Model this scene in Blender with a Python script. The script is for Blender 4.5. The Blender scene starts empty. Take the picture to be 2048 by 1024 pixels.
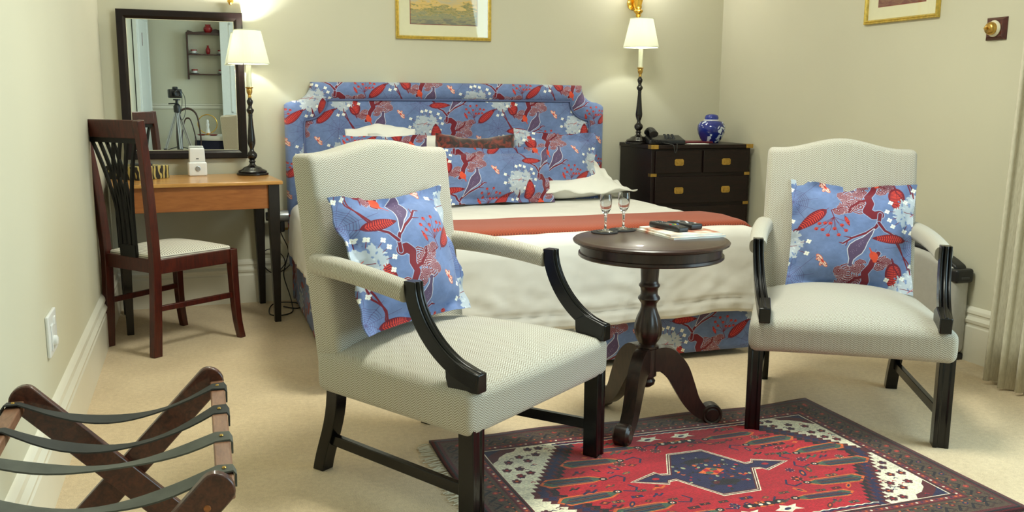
import bpy, bmesh, math, random
import numpy as np
from math import sin, cos, pi, radians, sqrt
from mathutils import Vector, Matrix, noise

random.seed(7)
SC = bpy.context.scene
COL = SC.collection

# ------------------------------------------------------------------ camera
YAW, PIT, ROL, FPX = radians(19.028), radians(-9.653), radians(.409), 1830.0
fw = Vector((sin(YAW)*cos(PIT), cos(YAW)*cos(PIT), sin(PIT)))
r0 = Vector((cos(YAW), -sin(YAW), 0)); u0 = r0.cross(fw)
rt = r0*cos(ROL)+u0*sin(ROL); up = u0*cos(ROL)-r0*sin(ROL)
cam_data = bpy.data.cameras.new('view_camera')
cam_data.sensor_width = 36.0
cam_data.lens = 36.0*FPX/2048.0
cam_data.clip_start = 0.02
cam = bpy.data.objects.new('view_camera', cam_data)
COL.objects.link(cam)
cam.matrix_world = Matrix(((rt.x, up.x, -fw.x, 0), (rt.y, up.y, -fw.y, 0), (rt.z, up.z, -fw.z, 1.09), (0, 0, 0, 1)))
SC.camera = cam

# ------------------------------------------------------------------ world, lights, exposure
world = bpy.data.worlds.new('daylight_world'); SC.world = world
world.use_nodes = True
world.node_tree.nodes['Background'].inputs[0].default_value = (.62, .8, 1, 1)
world.node_tree.nodes['Background'].inputs[1].default_value = 1.2
SC.view_settings.view_transform = 'Standard'
SC.view_settings.look = 'None'
SC.view_settings.exposure = 0.12
SC.view_settings.gamma = 1.0
SC.view_settings.use_curve_mapping = False

def area_light(name, loc, target, sx, sy, power, color):
    l = bpy.data.lights.new(name, 'AREA'); l.shape = 'RECTANGLE'
    l.size, l.size_y, l.energy, l.color = sx, sy, power, color
    o = bpy.data.objects.new(name, l); COL.objects.link(o); o.location = loc
    o.rotation_euler = (Vector(target)-Vector(loc)).to_track_quat('-Z', 'Y').to_euler()
    return o
def point_light(name, loc, power, color, radius=.03):
    l = bpy.data.lights.new(name, 'POINT'); l.energy, l.color, l.shadow_soft_size = power, color, radius
    o = bpy.data.objects.new(name, l); COL.objects.link(o); o.location = loc
    return o
# daylight through the window of the right wall, and the room's ceiling lamp
area_light('window_daylight', (3.30, 1.0, 1.42), (0.6, 1.3, .9), 2.3, 1.7, 52, (.66, .93, 1.0))
area_light('ceiling_lamp_light', (1.25, 2.65, 2.52), (1.15, 2.75, 0), .55, .55, 46, (.97, 1.0, .86))

# ------------------------------------------------------------------ tagging
def tag(o, label=None, cat=None, group=None, kind=None):
    if label: o['label'] = label
    if cat: o['category'] = cat
    if group: o['group'] = group
    if kind: o['kind'] = kind
    return o
def thing(name, label, cat, loc=(0, 0, 0), rot=0.0, group=None):
    o = bpy.data.objects.new(name, None); COL.objects.link(o)
    o.location = loc; o.rotation_euler = (0, 0, rot); o.empty_display_size = .05
    return tag(o, label, cat, group)
def copy_tree(o, parent=None):
    c = o.copy(); COL.objects.link(c)
    if parent: c.parent = parent
    for ch in o.children: copy_tree(ch, c)
    return c

# ------------------------------------------------------------------ mesh kit
class MB:
    def __init__(s): s.v = []; s.f = []; s.uv = {}
    def add(s, vs, fs, uvs=None):
        o = len(s.v); s.v += [tuple(p) for p in vs]
        for i, f in enumerate(fs):
            s.f.append(tuple(a+o for a in f))
            if uvs: s.uv[len(s.f)-1] = uvs[i]
        return s
    def box(s, x0, x1, y0, y1, z0, z1):
        return s.add([(x0, y0, z0), (x1, y0, z0), (x1, y1, z0), (x0, y1, z0), (x0, y0, z1), (x1, y0, z1), (x1, y1, z1), (x0, y1, z1)],
              [(3, 2, 1, 0), (4, 5, 6, 7), (0, 1, 5, 4), (1, 2, 6, 5), (2, 3, 7, 6), (3, 0, 4, 7)])
    def loft(s, rings, cap=True, closed=True):
        n = len(rings[0]); vs = [p for r in rings for p in r]; fs = []
        m = n if closed else n-1
        for i in range(len(rings)-1):
            for j in range(m):
                k = (j+1) % n
                fs.append((i*n+j, i*n+k, (i+1)*n+k, (i+1)*n+j))
        if cap:
            fs.append(tuple(range(n-1, -1, -1))); fs.append(tuple((len(rings)-1)*n+j for j in range(n)))
        return s.add(vs, fs)
    def prism(s, pts, a, b, axis='y'):
        # extrude a 2d outline between a and b along an axis
        def P(p, t): return {'y': (p[0], t, p[1]), 'x': (t, p[0], p[1]), 'z': (p[0], p[1], t)}[axis]
        return s.loft([[P(p, a) for p in pts], [P(p, b) for p in pts]])
    def tube(s, path, r, n=10, up=None, cap=True):
        path = [Vector(p) for p in path]; rings = []
        last = None
        for i, p in enumerate(path):
            t = (path[min(i+1, len(path)-1)]-path[max(i-1, 0)]).normalized()
            if last is None:
                a = Vector((0, 0, 1)) if abs(t.z) < .9 else Vector((1, 0, 0))
                u = a.cross(t).normalized()
            else: u = (last-t*last.dot(t)).normalized()
            last = u; w = t.cross(u)
            rr = r[i] if isinstance(r, (list, tuple)) else r
            rings.append([p+(u*cos(2*pi*k/n)+w*sin(2*pi*k/n))*rr for k in range(n)])
        return s.loft(rings, cap)
    def sweep(s, path, sec, side, cap=True):
        # sec(t)->[(a,b)..] section; 'side' fixed unit vector for a; b axis = tangent x side
        path = [Vector(p) for p in path]; side = Vector(side).normalized(); rings = []
        for i, p in enumerate(path):
            t = (path[min(i+1, len(path)-1)]-path[max(i-1, 0)]).normalized()
            sd = (side-t*side.dot(t)).normalized(); w = t.cross(sd)
            q = sec(i/(len(path)-1)) if callable(sec) else sec
            rings.append([p+sd*a+w*b for a, b in q])
        return s.loft(rings, cap)
    def lathe(s, prof, n=32, c=(0, 0, 0), axis='z', flute=None):
        rings = []
        for r, h in prof:
            ring = []
            for k in range(n):
                a = 2*pi*k/n; rr = r*(flute(a, h) if flute else 1)
                x, y = rr*cos(a), rr*sin(a)
                q = (x, y, h) if axis == 'z' else ((x, -h, y) if axis == 'y' else (-h, x, y) if axis == '-x' else (h, x, y))
                ring.append((c[0]+q[0], c[1]+q[1], c[2]+q[2]))
            rings.append(ring)
        return s.loft(rings)
    def soft(s, cx, cy, cz, hx, hy, hz, r, fn=None, n=(8, 8, 4), uvs=1.0):
        # rounded box, optionally bent by fn; box-projected uv in metres
        r = min(r, hx*.98, hy*.98, hz*.98)
        def ax(h, m):
            e = [0, .13, .38, .7, 1]
            lo = [-h+r*t for t in e]; hi = [h-r*t for t in reversed(e)]
            mid = [(-h+r)+(2*h-2*r)*i/m for i in range(1, m)]
            return lo+mid+hi
        X, Y, Z = ax(hx, n[0]), ax(hy, n[1]), ax(hz, n[2])
        def put(p):
            q = [max(-h+r, min(h-r, c)) for c, h in zip(p, (hx, hy, hz))]
            d = Vector(p)-Vector(q)
            if d.length > 1e-9: d = d.normalized()*r
            q = Vector(q)+d
            w = (q.x+cx, q.y+cy, q.z+cz)
            return w
        idx = {}; vs = []; fs = []; uv = []
        def vid(p):
            k = tuple(round(c, 6) for c in p)
            if k not in idx: idx[k] = len(vs); vs.append(put(p))
            return idx[k]
        def grid(A, B, mk, flip, ui):
            for i in range(len(A)-1):
                for j in range(len(B)-1):
                    q = [mk(A[i], B[j]), mk(A[i+1], B[j]), mk(A[i+1], B[j+1]), mk(A[i], B[j+1])]
                    if flip: q.reverse()
                    fs.append(tuple(vid(p) for p in q)); uv.append([(p[ui[0]]*uvs, p[ui[1]]*uvs) for p in q])
        grid(X, Y, lambda a, b: (a, b, hz), False, (0, 1)); grid(X, Y, lambda a, b: (a, b, -hz), True, (0, 1))
        grid(X, Z, lambda a, b: (a, -hy, b), False, (0, 2)); grid(X, Z, lambda a, b: (a, hy, b), True, (0, 2))
        grid(Y, Z, lambda a, b: (hx, a, b), False, (1, 2)); grid(Y, Z, lambda a, b: (-hx, a, b), True, (1, 2))
        if fn: vs = [fn(*p) for p in vs]
        return s.add(vs, fs, uv)
    def build(s, name, mat, parent=None, smooth=38, bevel=0, seg=2, kind=None, uvf=None, weld=False):
        me = bpy.data.meshes.new(name); me.from_pydata(s.v, [], s.f); me.update()
        bm = bmesh.new(); bm.from_mesh(me)
        if weld: bmesh.ops.remove_doubles(bm, verts=bm.verts, dist=1e-5)
        if not s.uv: bmesh.ops.recalc_face_normals(bm, faces=bm.faces)
        bm.to_mesh(me); bm.free()
        if s.uv or uvf:
            ul = me.uv_layers.new(name='UVMap')
            for p in me.polygons:
                q = s.uv.get(p.index)
                for k, li in enumerate(p.loop_indices):
                    if uvf: ul.data[li].uv = uvf(me.vertices[me.loops[li].vertex_index].co)
                    elif q: ul.data[li].uv = q[k % len(q)]
        if smooth:
            for p in me.polygons: p.use_smooth = True
            me.set_sharp_from_angle(angle=radians(smooth))
        me.materials.append(mat)
        o = bpy.data.objects.new(name, me); COL.objects.link(o)
        if parent: o.parent = parent
        if bevel:
            b = o.modifiers.new('bevel', 'BEVEL'); b.width = bevel; b.segments = seg; b.limit_method = 'ANGLE'; b.angle_limit = radians(35)
            b.harden_normals = False
        if kind: o['kind'] = kind
        return o

def bez(p0, p1, p2, p3, n=16):
    P = [Vector(p) for p in (p0, p1, p2, p3)]
    return [P[0]*(1-t)**3+P[1]*3*t*(1-t)**2+P[2]*3*t*t*(1-t)+P[3]*t**3 for t in [i/n for i in range(n+1)]]
def catmull(pts, n=8):
    P = [Vector(p) for p in pts]; P = [P[0]*2-P[1]]+P+[P[-1]*2-P[-2]]; out = []
    for i in range(1, len(P)-2):
        for k in range(n):
            t = k/n
            out.append(.5*((2*P[i])+(P[i+1]-P[i-1])*t+(2*P[i-1]-5*P[i]+4*P[i+1]-P[i+2])*t*t+(-P[i-1]+3*P[i]-3*P[i+1]+P[i+2])*t**3))
    out.append(P[-2]); return out

# ------------------------------------------------------------------ materials
def s2l(c): return tuple(((x/12.92) if x <= .04045 else ((x+.055)/1.055)**2.4) for x in [v/255 for v in c])
class NT:
    def __init__(s, name, rough=.5, metal=0, spec=.5, sheen=0, coat=0):
        s.m = bpy.data.materials.new(name); s.m.use_nodes = True; s.t = s.m.node_tree
        s.b = s.t.nodes['Principled BSDF']; s.out = s.t.nodes['Material Output']
        s.b.inputs['Roughness'].default_value = rough; s.b.inputs['Metallic'].default_value = metal
        s.b.inputs['Specular IOR Level'].default_value = spec; s.b.inputs['Sheen Weight'].default_value = sheen
        s.b.inputs['Coat Weight'].default_value = coat; s.b.inputs['Coat Roughness'].default_value = .08
    def n(s, typ, ins=None, **kw):
        o = s.t.nodes.new('ShaderNode'+typ)
        for k, v in kw.items(): setattr(o, k, v)
        for k, v in (ins or {}).items():
            if isinstance(v, bpy.types.NodeSocket): s.t.links.new(v, o.inputs[k])
            else: o.inputs[k].default_value = v
        return o
    def link(s, a, b): s.t.links.new(a, b)
    def coord(s, kind='Object', scale=(1, 1, 1)):
        c = s.n('TexCoord'); m = s.n('Mapping', {'Vector': c.outputs[kind], 'Scale': scale}); return m.outputs[0]
    def ramp(s, fac, stops, interp='LINEAR'):
        r = s.n('ValToRGB', {'Fac': fac}); cr = r.color_ramp; cr.interpolation = interp
        while len(cr.elements) < len(stops): cr.elements.new(.5)
        for e, (p, c) in zip(cr.elements, stops): e.position = p; e.color = tuple(c)+(1,)
        return r.outputs[0]
    def base(s, sock): s.link(sock, s.b.inputs['Base Color'])
    def bump(s, h, strength=.2, dist=.002):
        b = s.n('Bump', {'Height': h, 'Strength': strength, 'Distance': dist}); s.link(b.outputs[0], s.b.inputs['Normal'])
    def mix(s, f, a, b, typ='MIX'):
        m = s.n('MixRGB', {'Fac': f, 'Color1': a, 'Color2': b}, blend_type=typ); return m.outputs[0]
    def math(s, op, a, b=0.0):
        return s.n('Math', {0: a, 1: b}, operation=op).outputs[0]

def c4(c): return tuple(c)+(1,)
def plain(name, rgb, rough=.5, metal=0, var=.06, scale=40, bump=0, **kw):
    N = NT(name, rough, metal, **kw); c = s2l(rgb)
    nz = N.n('TexNoise', {'Vector': N.coord(), 'Scale': scale, 'Detail': 4.0})
    N.base(N.ramp(nz.outputs[0], [(.3, [x*(1-var) for x in c]), (.7, [min(1, x*(1+var)) for x in c])]))
    if bump: N.bump(nz.outputs[0], bump, .001)
    return N.m
def wood(name, dark, light, rough=.3, scale=(3, 40, 40), coat=.3, spec=.5, dist=1.6):
    N = NT(name, rough, coat=coat, spec=spec)
    v = N.coord('Object', scale)
    nz = N.n('TexNoise', {'Vector': v, 'Scale': 1.5, 'Detail': 6.0, 'Roughness': .6, 'Distortion': dist})
    nf = N.n('TexNoise', {'Vector': N.coord('Object', tuple(q*4 for q in scale)), 'Scale': 2.0, 'Detail': 3.0})
    f = N.math('ADD', N.math('MULTIPLY', nz.outputs[0], .75), N.math('MULTIPLY', nf.outputs[0], .25))
    N.base(N.ramp(f, [(.33, s2l(dark)), (.68, s2l(light))])); N.bump(f, .06, .001)
    return N.m

# --- textures drawn by code ------------------------------------------------
class Canvas:
    def __init__(s, W, H, res, bg):
        s.res = res; s.w, s.h = int(round(W*res)), int(round(H*res))
        s.a = np.empty((s.h, s.w, 3), np.float32); s.a[:] = np.array(bg)/255
    def win(s, x0, x1, y0, y1):
        i0, i1 = int(np.floor(x0*s.res))-2, int(np.ceil(x1*s.res))+3; j0, j1 = int(np.floor(y0*s.res))-2, int(np.ceil(y1*s.res))+3
        I, J = np.arange(i0, i1), np.arange(j0, j1)
        X, Y = np.meshgrid((I+.5)/s.res, (J+.5)/s.res)
        return X, Y, np.ix_(J % s.h, I % s.w)
    def put(s, ix, cov, col):
        c = np.array(col, np.float32)/255; cov = np.clip(cov, 0, 1)[..., None].astype(np.float32)
        s.a[ix] = s.a[ix]*(1-cov)+c*cov
    def stroke(s, pts, w, col, w2=None):
        n = len(pts)-1; w2 = w if w2 is None else w2; m = max(w, w2)
        xs = [p[0] for p in pts]; ys = [p[1] for p in pts]
        X, Y, ix = s.win(min(xs)-m, max(xs)+m, min(ys)-m, max(ys)+m); best = np.full(X.shape, 9.)
        for i in range(n):
            (ax, ay), (bx, by) = pts[i][:2], pts[i+1][:2]; dx, dy = bx-ax, by-ay; L = dx*dx+dy*dy+1e-12
            t = np.clip(((X-ax)*dx+(Y-ay)*dy)/L, 0, 1)
            wd = (w+(w2-w)*((i+t)/n))/2
            best = np.minimum(best, np.hypot(X-ax-t*dx, Y-ay-t*dy)-wd)
        s.put(ix, .5-best*s.res, col)
    def ell(s, cx, cy, a, b, rot, col, rough=0, seed=0):
        m = max(a, b)*(1+rough); X, Y, ix = s.win(cx-m, cx+m, cy-m, cy+m); c, sn = cos(rot), sin(rot)
        u = ((X-cx)*c+(Y-cy)*sn)/a; v = (-(X-cx)*sn+(Y-cy)*c)/b; r = np.hypot(u, v)
        if rough:
            th = np.arctan2(v, u)
            r = r/(1+rough*(np.sin(5*th+seed)+.7*np.sin(9*th+2*seed)+.5*np.sin(17*th+3*seed))/2.2)
        s.put(ix, .5+(1-r)*min(a, b)*s.res, col)
    def poly(s, pts, col):
        xs = [p[0] for p in pts]; ys = [p[1] for p in pts]; X, Y, ix = s.win(min(xs), max(xs), min(ys), max(ys))
        ins = np.zeros(X.shape, bool); n = len(pts)
        for i in range(n):
            x1, y1 = pts[i]; x2, y2 = pts[(i+1) % n]
            if y1 == y2: continue
            c = ((Y > y1) != (Y > y2)) & (X < (x2-x1)*(Y-y1)/(y2-y1)+x1); ins ^= c
        s.put(ix, ins.astype(np.float32), col)
    def image(s, name):
        im = bpy.data.images.new(name, s.w, s.h); al = np.ones((s.h, s.w, 4), np.float32); al[..., :3] = np.clip(s.a, 0, 1)
        im.pixels.foreach_set(al.ravel()); im.update(); im.pack(); return im

def smooth_noise(h, w, cells, rnd):
    gx, gy = cells; g = rnd.random((gy, gx)).astype(np.float32)
    y = np.linspace(0, gy, h, endpoint=False); x = np.linspace(0, gx, w, endpoint=False)
    y0 = y.astype(int); x0 = x.astype(int); fy = (y-y0)[:, None]; fx = (x-x0)[None]
    fy = fy*fy*(3-2*fy); fx = fx*fx*(3-2*fx)
    a = g[y0 % gy][:, x0 % gx]; b = g[y0 % gy][:, (x0+1) % gx]; c = g[(y0+1) % gy][:, x0 % gx]; d = g[(y0+1) % gy][:, (x0+1) % gx]
    return (a*(1-fx)+b*fx)*(1-fy)+(c*(1-fx)+d*fx)*fy

BLUE = (112, 132, 178); MAR = (122, 40, 52); RED = (222, 74, 62); GREY = (98, 80, 112); PALE = (186, 195, 206); WHITE = (245, 245, 238)
WEB = (84, 70, 112); LINE = (214, 214, 226)
def paint_textile():
    C = Canvas(.92, .32, 2000, BLUE); rnd = np.random.default_rng(3)
    n1 = smooth_noise(C.h, C.w, (24, 8), rnd)*.5+smooth_noise(C.h, C.w, (92, 32), rnd)*.3+smooth_noise(C.h, C.w, (400, 300), rnd)*.2
    C.a *= (1+(n1-.5)*.22)[..., None]
    def leaf(x, y, L, W, rot, hook=False):
        ux, uy = cos(rot), sin(rot); N = 16; left = []; right = []
        for i in range(N+1):
            t = i/N; w = W*(sin(pi*t**.8))**.75*(1-.12*t); px, py = x+ux*L*(t-.5), y+uy*L*(t-.5)
            left.append((px-uy*w/2, py+ux*w/2)); right.append((px+uy*w/2, py-ux*w/2))
        C.poly(left+right[::-1], MAR)
        for i in range(2, N-2):
            t = i/N; w = W*(sin(pi*t**.8))**.75*.36; px, py = x+ux*L*(t-.5), y+uy*L*(t-.5); f = L*.05*(1-.6*t)
            for sgn in (1, -1):
                C.stroke([(px, py), (px-uy*w*sgn+ux*f, py+ux*w*sgn+uy*f)], .0048, RED, .0022)
        C.stroke([(x-ux*L*.58, y-uy*L*.58), (x+ux*L*.46, y+uy*L*.46)], .0016, MAR)
        if hook:
            hx, hy = x+ux*L*.5, y+uy*L*.5
            C.stroke([(hx-ux*.012, hy-uy*.012), (hx+.004, hy-.004), (hx+.010, hy-.001), (hx+.011, hy+.004)], .0065, MAR, .003)
    def butterfly(x, y):
        for a, l, w in ((2.2, .026, .013), (1.2, .019, .011), (-.9, .030, .015), (-.35, .022, .010)):
            cx, cy = x+cos(a)*l*.55, y+sin(a)*l*.55
            C.ell(cx, cy, l*.6, w*.6, a, (225, 120, 100)); C.ell(cx, cy, l*.46, w*.42, a, (246, 226, 210))
            C.stroke([(x, y), (x+cos(a)*l*.9, y+sin(a)*l*.9)], .0016, RED)
            C.ell(x+cos(a+.2)*l*.8, y+sin(a+.2)*l*.8, .002, .002, 0, MAR)
        C.ell(x, y, .010, .003, -.9, RED); C.stroke([(x, y), (x+.018, y-.020)], .0011, MAR)
    def curls(x, y, k, s, rot):
        for m in range(k):
            cx = x+cos(rot+m*2.1)*s*.42*(.5+m*.12); cy = y+sin(rot+m*2.1)*s*.42*(.5+m*.12); R0 = s*(.36+.05*((m*7) % 3))
            for q in range(4):
                rr = R0*(1-.245*q); a0 = rot+m*1.7+q*.15; span = 5.4 if q < 3 else 6.3; n = 12
                pts = [(cx+cos(a0+span*t/n)*rr*(1+.10*((t+m) % 2)), cy+sin(a0+span*t/n)*rr*(1+.06*((t+m) % 2))) for t in range(n+1)]
                C.stroke(pts, .0058, LINE); C.stroke(pts, .0040, MAR)
    def trunk(pts, w, w2):
        C.stroke(pts, w+.006, LINE, w2+.005); C.stroke(pts, w+.0038, BLUE, w2+.003); C.stroke(pts, w, MAR, w2)
    def bird(x, y):
        body = [(x+.027, y+.070), (x+.027, y+.058), (x+.026, y+.040), (x+.031, y+.020), (x+.034, y+.002), (x+.026, y-.018), (x+.008, y-.034), (x-.018, y-.050), (x-.056, y-.088),
                (x-.050, y-.066), (x-.034, y-.030), (x-.026, y-.004), (x-.016, y+.016), (x+.000, y+.030), (x+.012, y+.044), (x+.015, y+.060), (x+.018, y+.069)]
        C.stroke(body+[body[0]], .006, LINE); C.poly(body, GREY); C.ell(x+.021, y+.064, .0075, .007, 0, GREY)
        C.stroke([(x+.026, y+.066), (x+.036, y+.061)], .003, GREY, .001)
        for i in range(26):
            t = random.random(); C.ell(x-.02+.036*t+random.uniform(-.008, .008), y-.045+.06*t+random.uniform(-.008, .008), .0011, .0008, 0, (170, 150, 180))
    def unit(ox, oy):
        P = lambda x, y: (ox+x, oy+y)
        # spider web
        wx, wy = P(.235, .125)
        for k in range(10):
            a = 2*pi*k/10+.2; C.stroke([(wx, wy), (wx+cos(a)*(.09 if k % 3 else .13), wy+sin(a)*(.085 if k % 3 else .12))], .0010, WEB)
        for q in range(1, 9):
            rr = .007*q
            C.stroke([(wx+cos(2*pi*k/10+.2)*rr, wy+sin(2*pi*k/10+.2)*rr) for k in range(11)], .0009, WEB)
        # blossom cloud
        cx, cy = P(.262, -.015)
        for i, (dx, dy, a, b) in enumerate(((0, .01, .062, .052), (-.035, .035, .036, .030), (.045, .035, .040, .028), (-.03, -.035, .040, .034), (.03, -.03, .034, .030), (0, -.062, .028, .026), (.062, .01, .026, .018), (-.062, .0, .024, .02))):
            C.ell(cx+dx*.9, cy+dy*.9, a*.84, b*.84, i, PALE, .30, i*1.7)
        for i in range(34):
            a = random.random()*6.28; r = random.random()**.5*.075
            C.ell(cx+cos(a)*r, cy+sin(a)*r, random.uniform(.004, .010), .003, random.random()*3, (126, 146, 188) if i % 2 else (206, 214, 222), .3, i)
        C.stroke([(cx-.05, cy+.005), (cx-.01, cy+.01), (cx+.035, cy+.002)], .0022, MAR)
        C.stroke([(cx-.012, cy+.0), (cx+.01, cy+.018)], .002, RED)
        # branch that carries leaves and blossom
        for pts in ([P(.262, -.075), P(.27, -.12), P(.295, -.155), P(.324, -.20)], [P(.30, -.06), P(.325, -.095), P(.335, -.13)]):
            C.stroke(pts, .004, MAR, .006)
        for dx, dy in ((-.085, .04), (-.02, .085), (.005, .09), (.03, .083), (.088, .045), (.098, .01), (-.09, -.01), (.085, -.03), (-.03, -.098), (.0, -.094), (-.065, -.08), (.03, -.04), (.075, .07)):
            C.stroke([(cx+dx*.7, cy+dy*.7), (cx+dx, cy+dy)], .0016, MAR)
            for k in range(4):
                C.ell(cx+dx+cos(k*1.57+.4)*.0048, cy+dy+sin(k*1.57+.4)*.0045, .0058, .0045, k*1.57+.4, WHITE)
            C.ell(cx+dx, cy+dy, .0015, .0015, 0, (210, 190, 160))
        # twisting trunk
        t1 = [P(-.072, .172), P(-.052, .176), P(-.028, .158), P(-.040, .125), P(-.032, .095), P(-.052, .065), P(-.058, .040), P(-.075, .012)]
        curls(ox+.022, oy+.128, 6, .072, .6); curls(ox+.062, oy+.158, 3, .036, 2.4); curls(ox+.055, oy+.100, 3, .034, 1.0); curls(ox-.088, oy+.045, 4, .048, 3.0); curls(ox-.012, oy+.075, 4, .042, .2)
        trunk(t1, .034, .016); C.stroke([P(-.035, .105), P(.0, .118), P(.03, .145), P(.035, .165)], .012, MAR, .005)
        C.stroke([P(-.06, .04), P(-.095, .05)], .008, MAR, .003)
        # little red bird
        rx, ry = P(-.060, .020)
        C.ell(rx, ry+.004, .015, .019, .5, (222, 84, 60)); C.ell(rx-.004, ry+.022, .008, .008, 0, (222, 84, 60)); C.stroke([(rx+.006, ry-.004), (rx+.016, ry-.028)], .008, (214, 78, 58), .004)
        C.stroke([(rx-.005, ry-.014), (rx-.007, ry-.026)], .0014, MAR)
        # forked branch under the bird
        trunk([P(-.075, -.150), P(-.072, -.115), P(-.062, -.096), P(-.03, -.07), P(.02, -.045), P(.052, -.02)], .013, .005)
        trunk([P(-.072, -.115), P(-.095, -.085), P(-.125, -.07)], .010, .006)
        for a, b in (((.02, -.045), (.05, -.05)), ((.035, -.035), (.042, -.01)), ((.052, -.02), (.066, -.024))): C.stroke([P(*a), P(*b)], .005, MAR, .002)
        C.stroke([P(-.125, -.07), P(-.150, -.03), P(-.165, .0), P(-.185, .055), P(-.200, .095)], .006, MAR, .004)
        bird(*P(0, 0))
        leaf(ox-.112, oy-.052, .125, .040, .04)
        leaf(ox-.136, oy+.100, .112, .064, 1.62)
        leaf(ox+.165, oy-.118, .135, .048, .72, True)
        leaf(ox+.040, oy-.115, .045, .014, 2.0)
        # berries
        bx, by = P(.088, -.130)
        for dx, dy in ((-.045, .055), (-.02, .075), (-.004, .05), (.018, .078), (.038, .056), (.05, .03), (.03, .028), (-.05, .018), (-.03, .034), (.06, .052), (.012, .028)):
            C.stroke([(bx, by), (bx+dx*.45, by+dy*.6), (bx+dx, by+dy)], .0014, MAR)
            C.ell(bx+dx, by+dy, .0072, .0066, 0, (200, 70, 66), .1, dx*99); C.ell(bx+dx-.001, by+dy+.003, .0035, .002, .4, MAR)
        C.stroke([(bx, by), (bx+.01, by-.03), (bx-.03, by-.045)], .003, MAR)
        butterfly(*P(.120, .055))
    for k in range(2): unit(.12+.46*k, .16+.16*k)
    C.a *= (1+(rnd.random((C.h, C.w)).astype(np.float32)-.5)*.06)[..., None]
    return C.image('bird_textile')

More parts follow.
